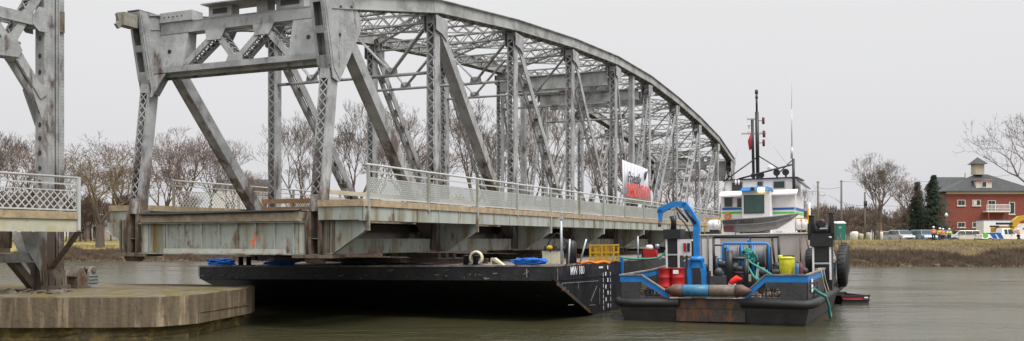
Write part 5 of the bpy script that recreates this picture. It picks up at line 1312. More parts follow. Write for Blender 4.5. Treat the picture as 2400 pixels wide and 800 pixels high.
TL_ = [('elm', -30, 300, 150, 'bare tree at the left edge beyond the approach span', 0.3, 1), ('oak', 62, 330, 158, 'bare spreading tree just left of the lift tower leg', 1.1, 1.1),
 ('elm', 8, 318, 165, 'bare tree behind the tree at the left edge', 2.2, 1),
 ('willow', 235, 338, 152, 'ochre willow with a crooked trunk left of the bridge end post', .5, 1.15),
 ('maple', 290, 336, 175, 'reddish bare tree behind the ochre willow', 2.0, 1.35), ('oak', 170, 375, 170, 'low bare tree between lift tower and ochre willow', 1.7, 1.1),
 ('maple', 385, 338, 168, 'bare tree right behind the bridge end post at left', 3.0, .9), ('oak', 432, 312, 160, 'bushy bare tree between end post and first long diagonal', 4.0, 1.),
 ('ash', 492, 330, 165, 'bare tree left of the first long diagonal', 5.1, 1.1), ('maple', 545, 345, 175, 'bare tree behind the first long diagonal', .9, .9),
 ('oak', 610, 405, 195, 'small bare tree left of the first far post', 2.9, .9),
 ('ash', 700, 272, 150, 'tall bare tree between first far post and near end post', 0.2, 1.0), ('elm', 735, 330, 158, 'bare tree just left of the near end post', 1.4, .9),
 ('elm', 838, 236, 150, 'tallest bare tree right of the near end post', 2.5, .95), ('ash', 880, 300, 160, 'bare tree behind the second far post', 4.4, 1),
 ('maple', 955, 268, 158, 'bare tree seen behind the ladder like far diagonal', 3.4, 1.0), ('oak', 1000, 335, 168, 'lower bare tree behind the second near post', 5.6, 1),
 ('elm', 1110, 236, 150, 'tall bare tree in the third bridge panel', 4.1, 1.05), ('maple', 1160, 300, 160, 'bare tree left of the third near post', 1.9, 1), 
 ('ash', 1290, 225, 150, 'tall bare tree behind midspan left of the machinery girders', .8, 1.0), ('elm', 1240, 290, 162, 'bare tree in the fourth bridge panel', 3.7, 1),
 ('maple', 1385, 285, 160, 'reddish bare tree behind midspan', 2.2, 1.1), ('oak', 1480, 320, 165, 'bare tree behind the white banner', 5.0, 1.1),
 ('oak', 1560, 370, 165, 'bare tree behind the far half of the span', 1.0, 1.0), ('maple', 1640, 400, 168, 'bare tree behind the far end of the span', 2.4, 1),
 ('maple', 1878, 440, 160, 'small reddish tree right of the tug wheelhouse', 3.9, .7),
 ('big', 2062, 362, 133, 'large spreading bare tree right of the utility poles', 1.2, 1.0), ('oak', 2128, 418, 150, 'bare tree between the large bare tree and the spruces', 2.6, .9),
 ('edge', 2468, 262, 112, 'big bare tree reaching in from the right edge over the brick building', 3.1, 1.0)]
for k, px, top, Y, lb, rz, sx in TL_: tree(k, px, top, Y, lb, rz, sx)
# spruces
def spruce(px, top, Y, label, seed, wd):
    X = (px - 1200) / F * Y; zg = groundz(X, Y); H = CH + (HZ - top) / F * Y - zg; rr = random.Random(seed)
    rt = root('spruce_tree', (X, Y, zg), 0, label, 'tree', 'spruces left of the brick building')
    mb = MB(); mb.tube([(0, 0, -.2), (0, 0, H * .95)], [.22, .03], 7); mb.build('trunk', M['barkb'], rt)
    mb = MB(); z = .5
    while z < H:
        u = z / H; L0 = wd * (1 - u) ** 1.05 + .12; nb = 12 if u < .8 else 7
        for j in range(nb):
            a = rr.uniform(0, 6.28); ln = L0 * rr.uniform(.4, 1.25); c, s = math.cos(a), math.sin(a)
            for t in range(7):
                f0 = (t + .5) / 7; x, y, zz = c * ln * f0, s * ln * f0, z - ln * .22 * f0 + .15 * ln * f0 * f0 + rr.uniform(-.1, .1)
                for q in range(4):
                    w_ = .36 * (1.1 - .5 * f0); ox, oy, oz = rr.uniform(-w_, w_), rr.uniform(-w_, w_), rr.uniform(-.3, .08)
                    mb.quad((x, y, zz), (x + ox - s * .08, y + oy + c * .08, zz + oz), (x + ox * 1.25, y + oy * 1.25, zz + oz - .16)); 
        z += .34 * (1.1 - .5 * u)
    mb.build('crown', M['conifer'], rt)
spruce(2150, 426, 150, 'dark spruce on the left of the pair, shorter and narrower', 3, 3.6); spruce(2188, 410, 146, 'taller dark spruce beside the brick building', 4, 5.2)
# far wood: many thin crowns that read as one mass
def wood(name, spans, label, seed, n, key_list=('maple', 'oak')):
    rr = random.Random(seed); mb = MB()
    bases = [grow(seed=90 + i, H=9, depth=5, spread=.5, trunk=.15, fork=.2, r_end=.028, nb=(2, 3), wob=.2) for i in range(3)]
    for i in range(n):
        pa, pb, ta, tb, Y0, Y1 = rr.choice(spans); px = rr.uniform(pa, pb); Y = rr.uniform(Y0, Y1); X = (px - 1200) / F * Y; zg = groundz(X, Y)
        H = CH + (HZ - rr.uniform(ta, tb)) / F * Y - zg; s = H / 9; a = rr.uniform(0, 6.28); c, sn = math.cos(a) * s, math.sin(a) * s
        for q in bases[i % 3]:
            k = len(mb.v); mb.v += [(X + x * c - y * sn, Y + x * sn + y * c, zg + z * s) for x, y, z in q.v]
            mb.f += [tuple(k + j for j in f) for f in q.f]; mb.m += [i % 2] * len(q.f); mb.sm += q.sm
    tag(mb.build(name, [M['twig'], M['barkb']]), label, 'wood', kind='stuff')
wood('far_wood', [(1560, 2240, 478, 515, 180, 230), (1860, 2210, 485, 530, 175, 200)], 'hazy reddish brown wood far behind the right bank', 1, 190)
wood('far_thicket', [(1870, 2215, 520, 540, 160, 172)], 'low reddish brown thicket behind the parked vehicles', 3, 70)
wood('bank_thicket', [(-40, 335, 438, 500, 172, 182), (330, 1500, 500, 525, 170, 190)], 'brown thicket standing around the houses on the left bank', 4, 110)
wood('far_wood', [(-60, 340, 470, 515, 200, 250), (330, 1560, 455, 520, 215, 260)], 'brown thicket and low wood far behind the left bank', 2, 130)
# brush on the river bank
rr = random.Random(77)
def brush(name, m, n, xr, dfun, hr, label, cat='brush', wd=.035):
    mb = MB()
    for i in range(n):
        x = rr.uniform(*xr); y = shoreY(x) + dfun(x); z = groundz(x, y) - .05; cl = .5 + .5 * math.sin(x * 1.7 + y * 2.3) * math.sin(x * .6 + 1.3)
        if cat == 'brush' and cl < .12 + .2 * math.sin(x * .33 + y) and y - shoreY(x) > 1.2: continue
        h = rr.uniform(*hr) * (.35 + 1.0 * cl)
        for j in range(3):
            lx, ly = rr.uniform(-.6, .6) * h, rr.uniform(-.4, .4) * h; w_ = wd * rr.uniform(.6, 1.6)
            mb.quad((x - w_, y, z), (x + w_, y, z), (x + lx, y + ly, z + h * rr.uniform(.7, 1.1)))
    tag(mb.build(name, m), label, cat, kind='stuff')
rtop = lambda x: 4.6 + 1.6 * math.sin(x * .21) + 1.2 * math.sin(x * .53 + 1) if x > 0 else 6.5
brush('bank_brush', M['brown'], 24000, (-75, 75), lambda x: rr.uniform(-.1, rtop(x)), (.3, .8), 'dead brown brush along the river bank')
brush('bank_brush', M['brown2'], 20000, (-75, 75), lambda x: rr.uniform(.4, rtop(x) + .8), (.3, .95), 'reddish dead twigs along the river bank')
brush('bank_grass', M['tan'], 14000, (20, 75), lambda x: rr.uniform(rtop(x) - .6, 15), (.12, .35), 'tufts of tan dead grass on top of the right bank', 'grass', .05)
brush('bank_grass', M['tan'], 5000, (-75, -30), lambda x: rr.uniform(5, 20), (.1, .35), 'tufts of tan dead grass on the left bank', 'grass', .05)
mb = MB()
for i in range(260):
    x = rr.uniform(-70, 75); y = shoreY(x) + rr.uniform(-.5, .5); s = rr.uniform(.08, .35)
    mb.quadbox([(x + dx * s * rr.uniform(.6, 1.2), y + dy * s * .7, -.1 + dz * s * rr.uniform(.7, 1.3)) for dz in (0, 1) for dx, dy in ((-1, -1), (1, -1), (1, 1), (-1, 1))])
tag(mb.build('shore_stones', M['rusty']), 'broken dark stones along the waterline of the far bank', 'stones', kind='stuff')

# ================================================================== buildings
BY = 157.
bz = lambda py, Y=BY: CH + (HZ - py) / F * Y
bxx = lambda px, Y=BY: (px - 1200) / F * Y
bb = root('brick_building', (bxx(2310), BY, 2.75), 0, 'two storey red brick building with grey hip roof, dormer and cupola', 'building')
def lb(px): return bxx(px) - bxx(2310)
def lz(py): return bz(py) - 2.75
def wbox(pa, pb, p0, p1, d0, d1): mb = MB(); mb.box(lb(pa), lb(pb), d0, d1, lz(p1), lz(p0)); return mb
mb = wbox(2219, 2425, 452, 566, 0, 4); mb.box(lb(2219) + .5, lb(2300), 4, 8.5, 0, lz(440)); mb.build('wall', M['brick'], bb)
wbox(2217, 2427, 449, 455, -.12, 0).build('cornice', M['trim'], bb)
mb = MB(); e0, e1, ze, zp = lb(2210), lb(2433), lz(448), lz(407)
k = [(e0, -.6, ze), (e1, -.6, ze), (e1, 4.6, ze), (e0, 4.6, ze), (lb(2300), 2.2, zp), (lb(2330), 2.2, zp)]
mb.v += k
for f in ((0, 1, 5, 4), (1, 2, 5), (2, 3, 4, 5), (3, 0, 4), (3, 2, 1, 0)): mb.f.append(f); mb.m.append(0); mb.sm.append(False)
mb.box(e0, e1, -.6, 4.6, ze - .16, ze)
k0 = len(mb.v); mb.v += [(lb(2219), 3.4, lz(440)), (lb(2300), 3.4, lz(440)), (lb(2221), 6, lz(410)), (lb(2300), 6, lz(410)), (lb(2219), 9, lz(440)), (lb(2300), 9, lz(440))]
for f in ((0, 1, 3, 2), (2, 3, 5, 4), (0, 2, 4)): mb.f.append(tuple(k0 + q for q in f)); mb.m.append(0); mb.sm.append(False)
mb.build('roof', M['roof'], bb)
def window(pa, pb, p0, p1, parent=bb, sill=True, split=True):
    f_ = wbox(pa - 1.4, pb + 1.4, p0 - 1.2, p1 + 1.4, -.06, .0)
    if sill: f_.box(lb(pa - 3), lb(pb + 3), -.14, -.0, lz(p1 + 3.2), lz(p1 + 1.4) - .001)
    fo = f_.build('window', M['trim'], parent); n = 2 if split else 1
    for i in range(n):
        w_ = (pb - pa) / n; wbox(pa + w_ * i + .3, pa + w_ * (i + 1) - .3, p0, p1, -.075, -.06).build('pane', M['glass'], fo)
window(2245, 2261, 470, 481); window(2280, 2297, 470, 481); window(2245, 2261, 522, 532); window(2280, 2297, 522, 532); window(2366, 2377, 475, 501, split=False); window(2316, 2332, 471, 494, sill=False)
f_ = wbox(2281, 2289, 470.5, 480.5, -.08, -.076).build('blind', M['trim'], bb)
mb = wbox(2302, 2357, 495, 498, -1.5, -.01); 
for px in [2302 + 2.75 * i for i in range(21)]: mb.box(lb(px) - .03, lb(px) + .03, -1.5, -1.45, lz(496), lz(481))
mb.box(lb(2302), lb(2357), -1.52, -1.43, lz(481.5), lz(480)); mb.box(lb(2302), lb(2357), -1.52, -1.43, lz(490.5), lz(489.7)); mb.build('balcony', M['white'], bb)
for px in (2307, 2352): mb = wbox(px - 1.5, px + 1.5, 498, 566, -1.45, -1.2); mb.build('balcony_post', M['brick'], bb)
wbox(2214, 2218.8, 452, 566, -.02, .1).build('downpipe', M['roof'], bb)
mb = MB(); mb.box(lb(2287), lb(2324), -.1, 1.6, lz(443), lz(424)); dm = mb.build('dormer', M['trim'], bb)
mb = MB(); mb.prism([(lb(2283), -.4, lz(424)), (lb(2328), -.4, lz(424)), (lb(2324), .2, lz(420)), (lb(2287), .2, lz(420))], (0, 1.7, 0)); mb.build('dormer_roof', M['maroon'], dm)
wbox(2299, 2312, 425, 440, -.2, -.1).build('window', M['white'], dm); wbox(2301, 2310, 427, 438, -.25, -.2).build('pane', M['glass'], dm)
mb = wbox(2296, 2317, 382, 408, 1.4, 3.0); 
cup = mb.build('cupola', mat('buff_cupola', (.40, .36, .29), .8), bb)
mb = MB(); a, b_ = lb(2290), lb(2323); zc = lz(383); mb.v += [(a, .9, zc), (b_, .9, zc), (b_, 3.5, zc), (a, 3.5, zc), ((a + b_) / 2, 2.2, lz(366))]
for f in ((0, 1, 4), (1, 2, 4), (2, 3, 4), (3, 0, 4), (3, 2, 1, 0)): mb.f.append(f); mb.m.append(0); mb.sm.append(False)
mb.build('cupola_roof', M['roof'], cup)
for px, p0, p1 in ((2278, 403, 412), (2323, 397, 408)): mb = MB(); mb.tube([(lb(px), 2.4, lz(p1) - .9), (lb(px), 2.4, lz(p0))], .06, 6); mb.build('vent_pipe', M['roof'], bb)
lr = root('lantern_post', (bxx(2218, 138), 138, 2.75), 0, 'slim black lamp post with a round white globe at the brick corner', 'street lamp')
mb = MB(); hz_ = bz(508, 138) - 2.75; mb.tube([(0, 0, 0), (0, 0, hz_)], .05, 8); mb.build('post', M['black'], lr)
mb = MB(); mb.lathe((0, 0, hz_), [(.08, 0), (.2, .12), (.22, .3), (.12, .45), (.03, .55)], 12); mb.build('globe', M['white'], lr)
def house(px0, px1, pye, pyr, Y, wallm, label, gable=None, dep=7, nm='house'):
    x0, x1 = bxx(px0, Y), bxx(px1, Y); zg = groundz((x0 + x1) / 2, Y) - .1; rt = root(nm, ((x0 + x1) / 2, Y, zg), 0, label, 'house', None)
    hw = (x1 - x0) / 2; ze, zr = bz(pye, Y) - zg, bz(pyr, Y) - zg
    mb = MB(); mb.box(-hw, hw, 0, dep, 0, ze); mb.build('wall', wallm, rt)
    mb = MB(); mb.prism([(-hw - .3, -.4, ze - .05), (-hw - .3, dep / 2, zr), (-hw - .3, dep + .4, ze - .05)], (2 * hw + .6, 0, 0)); mb.build('roof', M['roof'], rt)
    for u in (-.5, .3):
        mb = MB(); mb.box(u * hw - .5, u * hw + .5, -.05, 0, ze * .4, ze * .75); w_ = mb.build('window', M['trim'], rt)
        mb = MB(); mb.box(u * hw - .4, u * hw + .4, -.07, -.05, ze * .43, ze * .72); mb.build('pane', M['glass'], w_)
    if gable:
        g0, g1, ge, gr = gable; a, b_ = bxx(g0, Y) - (x0 + x1) / 2, bxx(g1, Y) - (x0 + x1) / 2; c, d = bz(ge, Y) - zg, bz(gr, Y) - zg
        mb = MB(); mb.prism([(a, -1, 0), (b_, -1, 0), (b_, -1, c), ((a + b_) / 2, -1, d), (a, -1, c)], (0, 4, 0)); gw = mb.build('gable_wing', M['wallw'], rt)
        mb = MB()
        for s0, s1 in (((a - .2, c - .1), ((a + b_) / 2, d + .1)), (((a + b_) / 2, d + .1), (b_ + .2, c - .1))): mb.prism([(s0[0], -1.2, s0[1]), (s1[0], -1.2, s1[1]), (s1[0], -1.2, s1[1] + .15), (s0[0], -1.2, s0[1] + .15)], (0, 4.2, 0))
        mb.build('gable_roof', M['trim'], gw)
        mb = MB(); mb.box((a + b_) / 2 - .35, (a + b_) / 2 + .35, -1.05, -1, .3, c * .7); mb.build('door', M['darkcar'], gw)
    return rt
house(176, 246, 527, 503, 185, M['pinkwall'], 'pinkish house with white gable wing on the left bank', (216, 240, 520, 505))
house(500, 632, 442, 418, 200, M['wallw'], 'house with dark grey roof behind the first long diagonal', None, 9)
house(1215, 1300, 500, 470, 205, M['wallw'], 'white house seen through the railing near midspan', None, 8)

# ================================================================== poles, wires, toilet, bins
def pole(px, top, Y, label, arm=None, tr=False):
    X = bxx(px, Y); zg = groundz(X, Y); h = bz(top, Y) - zg
    rt = root('utility_pole', (X, Y, zg), 0, label, 'utility pole', 'utility poles on the right bank')
    mb = MB(); mb.tube([(0, 0, -.2), (0, 0, h)], [.2, .14], 8); mb.build('pole', M['pole'], rt)
    if tr:
        mb = MB(); zt = h - 2.3; mb.lathe((-.05, -.38, zt), [(.2, 0), (.27, .05), (.27, .8), (.2, .86)], 12); mb.build('transformer', M['hullgrey'], rt)
        mb = MB(); mb.box(-.06, .9, -.05, .05, h - 3.9, h - 3.8); mb.build('bracket', M['pole'], rt)
    else:
        mb = MB(); mb.box(-.25, .25, -.06, .06, h - .25, h - .13); mb.build('pole_cap', M['pole'], rt)
    return X, Y, zg + h
a = pole(1917, 425, 150, 'plain wooden utility pole nearest the tug'); b_ = pole(1972, 423, 148, 'utility pole beside the green portable toilet'); c = pole(2027, 450, 150, 'utility pole with a grey transformer', tr=True)
X, Y = bxx(1972, 148), 148; sl = root('street_lamp', (X, Y, groundz(X, Y)), 0, 'curved arm street lamp on the pole by the portable toilet', 'street lamp')
zg = groundz(X, Y); mb = MB(); mb.tube([(-.15, 0, bz(475, Y) - zg), (-1.2, -.3, bz(465, Y) - zg), (-2.2, -.5, bz(458, Y) - zg), (-3.0, -.6, bz(456.5, Y) - zg)], .05, 6); mb.build('arm', M['galv'], sl)
mb = MB(); mb.lathe((0, -.6, bz(457, Y) - zg), [(.05, -3.7), (.13, -3.5), (.13, -3.1), (.05, -2.95)], 8, 'x'); mb.build('lamp_head', M['galv'], sl)
def wire(p, q, sag, i, lb_):
    n = 12; mb = MB(); mb.tube([(p[0] + (q[0] - p[0]) * k / n, p[1] + (q[1] - p[1]) * k / n, p[2] + (q[2] - p[2]) * k / n - sag * 4 * (k / n) * (1 - k / n)) for k in range(n + 1)], .022, 4)
    tag(mb.build('overhead_wire', M['black']), lb_, 'wire', 'overhead wires')
far = (bxx(1700, 170), 170, bz(452, 170))
wire((a[0], a[1], a[2] - 1.0), (b_[0], b_[1], b_[2] - 1.), .3, 0, 'overhead wire between the two left utility poles'); wire((b_[0], b_[1], b_[2] - 3.4), (c[0], c[1], c[2] - 2.2), .2, 1, 'overhead wire sloping down to the transformer pole')
wire((c[0], c[1], c[2] - 2), (bxx(2235, 160), 160, bz(474, 160)), .5, 2, 'overhead wire from transformer pole toward the brick building'); wire((far[0], far[1], far[2]), (a[0], a[1], a[2] - 1.6), .3, 3, 'overhead wire coming from behind the tug to the left pole')
wire((b_[0], b_[1], b_[2] - .2), (bxx(2440, 160), 160, bz(400, 160)), .8, 4, 'highest overhead wire crossing the sky to the right edge')
X, Y = bxx(1967, 126.5), 126.5; rt = root('portable_toilet', (X, Y, groundz(X, Y)), R(8), 'green portable toilet cabin with white domed roof', 'portable toilet')
h_ = bz(524, Y) - groundz(X, Y); mb = MB(); mb.box(-.62, .62, -.62, .62, 0, h_); mb.build('cabin', M['greenp'], rt)
mb = MB(); mb.quadbox([(-.68, -.68, h_), (.68, -.68, h_), (.68, .68, h_), (-.68, .68, h_), (-.4, -.5, h_ + .28), (.4, -.5, h_ + .28), (.4, .5, h_ + .28), (-.4, .5, h_ + .28)]); mb.build('roof', M['white'], rt)
mb = MB(); mb.box(-.45, .4, -.65, -.62, .12, h_ - .3); d_ = mb.build('door', M['greenp'], rt)
mb = MB()
for k in range(3): mb.box(-.4, -.05, -.655, -.65, h_ - .5 - k * .07, h_ - .46 - k * .07)
mb.build('vent', M['trim'], d_)
for px, w_, t0, m, lb_ in ((2003, .5, 543, 'white', 'white bin on the grass between toilet and transformer pole'), (2018, .35, 548, 'guard', 'small beige crate left of the transformer pole'), (2066, .22, 543, 'white', 'white bollard with orange top by the parked cars'), (2056, .18, 541, 'pole', 'thin grey marker post left of the white bollard'), (2035, .3, 545, 'guard', 'pale stump sized block right of the transformer pole')):
    X, Y = bxx(px, 129), 129; zg = groundz(X, Y); rt = root('bollard' if w_ < .3 else 'bin', (X, Y, zg), 0, lb_, 'bollard' if w_ < .3 else 'bin')
    h_ = bz(t0, Y) - zg; mb = MB(); mb.lathe((0, 0, 0), [(w_ * .85, 0), (w_, h_ * .7), (w_, h_ * .93), (w_ * .6, h_)], 8); mb.build('body', M[m], rt)
    if px == 2066: mb = MB(); mb.lathe((0, 0, h_), [(w_ * .9, 0), (w_ * .5, .12)], 8); mb.build('cap', M['orange'], rt)
tb = root('white_trailer', (bxx(2338, 143), 143, 2.75), 0, 'white box trailer with a blue roof line before the brick building', 'trailer')
hw = (bxx(2372, 143) - bxx(2307, 143)) / 2; h_ = bz(517, 143) - 2.75
mb = MB(); mb.box(-hw, hw, 0, 2.4, .5, h_); mb.build('body', M['white'], tb); mb = MB(); mb.box(-hw - .05, hw + .05, -.05, 2.45, h_, h_ + .12); mb.build('roof', M['strblue'], tb)
for x in (-hw * .3, hw * .3): mb = MB(); mb.lathe((x, 0, .4), [(.4, -.0), (.4, .25)], 14, 'y'); mb.build('wheel', M['tyre'], tb)

# ================================================================== vehicles
def car(name, px, Y, rz, body, label, cat, kind='suv', zg=2.78, L=4.6, Wd=1.86, Hh=1.72, group='vehicles parked behind the right bank'):
    rt = root(name, (bxx(px, Y), Y, zg), rz, label, cat, group); m = M[body]; w2 = Wd / 2; l2 = L / 2
    prof = {'suv': [(-l2, .35), (-l2 - .02, .9), (-l2 + .15, Hh - .1), (-l2 + .5, Hh), (.35 * l2, Hh), (.5 * l2 + .25, 1.08), (l2 - .15, .95), (l2, .7), (l2, .35)],
            'van': [(-l2, .35), (-l2, 1.0), (-l2 + .2, Hh - .08), (-l2 + .5, Hh), (.3 * l2, Hh - .02), (.62 * l2, 1.1), (l2 - .1, .9), (l2, .65), (l2, .35)],
            'pickup': [(-l2, .5), (-l2, 1.15), (-.12 * l2, 1.15), (-.08 * l2, Hh), (.28 * l2, Hh), (.48 * l2, 1.2), (l2 - .1, 1.08), (l2, .8), (l2, .45)]}[kind]
    mb = MB(); k = len(mb.v); n = len(prof)
    tuck = lambda z: w2 * (1 if z < 1.12 else 1 - .22 * (z - 1.12) / (Hh - 1.12))
    mb.v += [(x, -tuck(z), z) for x, z in prof] + [(x, tuck(z), z) for x, z in prof]
    mb.f += [tuple(range(k, k + n)), tuple(k + n + i for i in reversed(range(n)))]; mb.m += [0, 0]; mb.sm += [False] * 2
    for i in range(n): j = (i + 1) % n; mb.f.append((k + j, k + i, k + n + i, k + n + j)); mb.m.append(0); mb.sm.append(False)
    bo = mb.build('body', m, rt, fix=True); bv = bo.modifiers.new('b', 'BEVEL'); bv.width = .05; bv.segments = 2
    top = [p for p in prof if p[1] > 1.05]; zt = Hh
    fx0 = [p for p in prof if p[1] >= Hh - .03][-1][0]; wsx = prof[5][0]; wsz = prof[5][1]
    mb = MB(); o = .012; ty0, ty1 = tuck(wsz + .05) - .1, tuck(Hh) - .06
    fx0_, z1 = fx0 + (wsx - fx0) * .1, Hh - (Hh - wsz) * .1
    mb.quad((fx0_ + o, -ty1, z1 + o), (fx0_ + o, ty1, z1 + o), (fx0_ + (wsx - fx0_) * .9 + o, ty0, wsz + .1 + o), (fx0_ + (wsx - fx0_) * .9 + o, -ty0, wsz + .1 + o)); mb.build('windscreen', M['glass'], rt)
    bx0 = -l2 + .25 if kind != 'pickup' else -.08 * l2 + .12
    for s_ in (-1, 1):
        zb_, zt_ = 1.14, Hh - .12; yb, yt = tuck(zb_) + .008, tuck(zt_) + .008; xm0, xm1 = bx0 + .12, fx0 - .05
        cuts = [xm0 + (xm1 + .35 - xm0) * i / 3 for i in range(4)] if kind != 'pickup' else [xm0, (xm0 + xm1) / 2 + .1, xm1 + .4]
        for i in range(len(cuts) - 1):
            mb = MB(); a, b2 = cuts[i] + .04, cuts[i + 1] - .04; last = i == len(cuts) - 2
            mb.quad((a, s_ * yb, zb_), (b2 + (.25 if last else 0), s_ * yb, zb_), (b2 - (.15 if last else 0), s_ * yt, zt_), (a, s_ * yt, zt_)); mb.build('side_window', M['glass'], rt)
    if kind != 'pickup':
        mb = MB(); mb.quad((-l2 - .0, -w2 + .25, 1.1), (-l2 - .0, w2 - .25, 1.1), (-l2 + .10, w2 - .35, Hh - .2), (-l2 + .10, -w2 + .35, Hh - .2)); mb.build('rear_window', M['glass'], rt)
    for x in (-l2 * .62, l2 * .64):
        for s_ in (-1, 1):
            mb = MB(); mb.lathe((x, s_ * (w2 - .1), .34), [(.24, -.12), (.34, -.11), (.34, .11), (.24, .12)], 16, 'y'); wo = mb.build('wheel', M['tyre'], rt)
            mb = MB(); mb.lathe((x, s_ * (w2 - .1), .34), [(.2, -.125), (.2, .125)], 12, 'y'); mb.build('rim', M['rim'], wo)
    for s_ in (-1, 1):
        mb = MB(); mb.box(l2 - .08, l2 + .012, s_ * (w2 - .42) - .2, s_ * (w2 - .42) + .2, .68, .85); mb.build('headlight', M['lampg'], rt)
        mb = MB(); mb.box(-l2 - .012, -l2 + .03, s_ * (w2 - .2) - .1, s_ * (w2 - .2) + .1, .85, 1.1); mb.build('tail_light', M['lampr'], rt)
        mb = MB(); mb.box(.32 * l2, .32 * l2 + .14, s_ * (w2 + .08) - .09, s_ * (w2 + .08) + .09, 1.08, 1.22); mb.build('mirror', m, rt)
    mb = MB(); mb.box(l2 - .05, l2 + .015, -.5, .5, .5, .68); mb.build('grille', M['black'], rt)
    mb = MB(); mb.box(l2, l2 + .04, -w2 + .1, w2 - .1, .36, .48); mb.box(-l2 - .04, -l2, -w2 + .1, w2 - .1, .4, .55); mb.build('bumper', M['hullgrey'], rt)
    return rt
FR = R(-90)
car('parked_car', 2086, 141, FR + .15, 'silver', 'silver hatchback at the left end of the parked row', 'car', Hh=1.6, Wd=1.8)
car('parked_minivan', 2112, 138, FR + .08, 'silver', 'silver minivan facing the river, second from left in the row', 'minivan', 'van', Wd=2.0, L=4.9, Hh=1.78)
car('parked_car', 2143, 143, FR - .1, 'darkcar', 'dark car between the silver minivan and blue grey suv', 'car', Hh=1.6)
car('parked_suv', 2163, 136, FR + .1, 'silverb', 'blue grey suv facing the river left of the orange vest worker', 'suv', Wd=2.0, Hh=1.78)
car('parked_car', 2209, 138, FR + .3, 'silverb', 'blue grey car behind the two shorter workers', 'car', Hh=1.7)
car('parked_minivan', 2256, 137, R(180), 'beige', 'champagne minivan seen side on before the brick building', 'minivan', 'van', L=4.9, Hh=1.72)
pk = car('pickup_truck', 2346, 129, R(0), 'whitecar', 'white pickup with green and blue swoosh on its bed', 'pickup truck', 'pickup', L=6.2, Hh=1.95, zg=2.72)
for (xa, m) in ((-2.9, 'strgreen'), (-2.0, 'strblue'), (-1.15, 'strblue')):
    mb = MB(); w_ = .62 if m == 'strblue' else .5
    if m == 'strblue': mb.prism([(xa + .45, -.945, .55), (xa + .45 + w_, -.945, .55), (xa + w_, -.945, 1.35), (xa - .1, -.945, 1.35)], (0, .01, 0)); mb.box(xa + 0, xa + w_, -.93, .93, 1.15, 1.36)
    else: mb.lathe((xa + .3, -.94, 1.0), [(.36, -.008), (.36, .008)], 16, 'y')
    mb.build('swoosh', M[m], pk)
rt = root('tail_lift_cart', (bxx(2304, 131), 131, 2.75), 0, 'small maroon and white cart at the tail of the pickup', 'cart')
mb = MB(); mb.box(-.5, .5, 0, .8, .45, 1.1); mb.build('body', M['offwhite'], rt); mb = MB(); mb.box(-.52, -.1, -.02, 0, .5, 1.0); mb.build('panel', M['maroon'], rt)
for x in (-.3, .3): mb = MB(); mb.lathe((x, 0, .25), [(.22, -.08), (.22, .08)], 12, 'y'); mb.build('wheel', M['tyre'], rt)
# yellow boom machine
ym = root('yellow_crane_truck', (bxx(2385, 134), 134, 2.75), 0, 'yellow mobile crane with folded boom behind the white pickup', 'crane')
cx_ = lambda px: bxx(px, 134) - bxx(2385, 134); cz_ = lambda py: bz(py, 134) - 2.75
mb = MB(); mb.prism([(cx_(2335), 0, cz_(545)), (cx_(2375), 0, cz_(545)), (cx_(2375), 0, cz_(531)), (cx_(2340), 0, cz_(530)), (cx_(2335), 0, cz_(534))], (0, 1.6, 0)); mb.build('chassis_deck', M['yellow'], ym)
mb = MB(); mb.prism([(cx_(2366), 0, cz_(534)), (cx_(2382), 0, cz_(534)), (cx_(2392), 0, cz_(518)), (cx_(2412), 0, cz_(512)), (cx_(2412), 0, cz_(504)), (cx_(2388), 0, cz_(507)), (cx_(2376), 0, cz_(516))], (0, .6, 0)); mb.build('boom', M['yellow'], ym)
mb = MB(); mb.box(cx_(2336), cx_(2372), -.2, .3, cz_(527), cz_(522)); mb.box(cx_(2322), cx_(2340), -.2, .3, cz_(533), cz_(529)); mb.build('stowed_jib', M['black'], ym)
mb = MB(); mb.prism([(cx_(2380), -.5, cz_(556)), (cx_(2430), -.5, cz_(556)), (cx_(2430), -.5, cz_(524)), (cx_(2400), -.5, cz_(524)), (cx_(2386), -.5, cz_(540))], (0, 1.9, 0)); mb.build('cab', M['white'], ym)
mb = MB(); mb.prism([(cx_(2391), -.52, cz_(538)), (cx_(2410), -.52, cz_(538)), (cx_(2410), -.52, cz_(527)), (cx_(2402), -.52, cz_(527))], (0, .01, 0)); mb.build('window', M['glass'], ym)
for px in (2345, 2362, 2398): mb = MB(); mb.lathe((cx_(px), 0, .45), [(.45, -.1), (.45, .2)], 14, 'y'); mb.build('wheel', M['tyre'], ym)

# ================================================================== people
def skinned(name, joints, edges, m, parent, sub=1):
    me = bpy.data.meshes.new(name); me.from_pydata([j[0] for j in joints], edges, []); o = bpy.data.objects.new(name, me); COL.objects.link(o)
    sk = o.modifiers.new('s', 'SKIN'); lay = me.skin_vertices[0].data if me.skin_vertices else None
    if lay is None:
        bm = bmesh.new(); bm.from_mesh(me); bm.verts.layers.skin.verify(); bm.to_mesh(me); bm.free(); lay = me.skin_vertices[0].data
    for i, j in enumerate(joints): lay[i].radius = j[1]; lay[i].use_root = (i == 0)
    sb = o.modifiers.new('u', 'SUBSURF'); sb.levels = sub; sb.render_levels = sub
    dg = bpy.context.evaluated_depsgraph_get(); ev = bpy.data.meshes.new_from_object(o.evaluated_get(dg)); bpy.data.objects.remove(o)
    ev.name = name; ev.materials.clear(); ev.materials.append(m)
    for p in ev.polygons: p.use_smooth = True
    n = bpy.data.objects.new(name, ev); COL.objects.link(n); n.parent = parent; return n
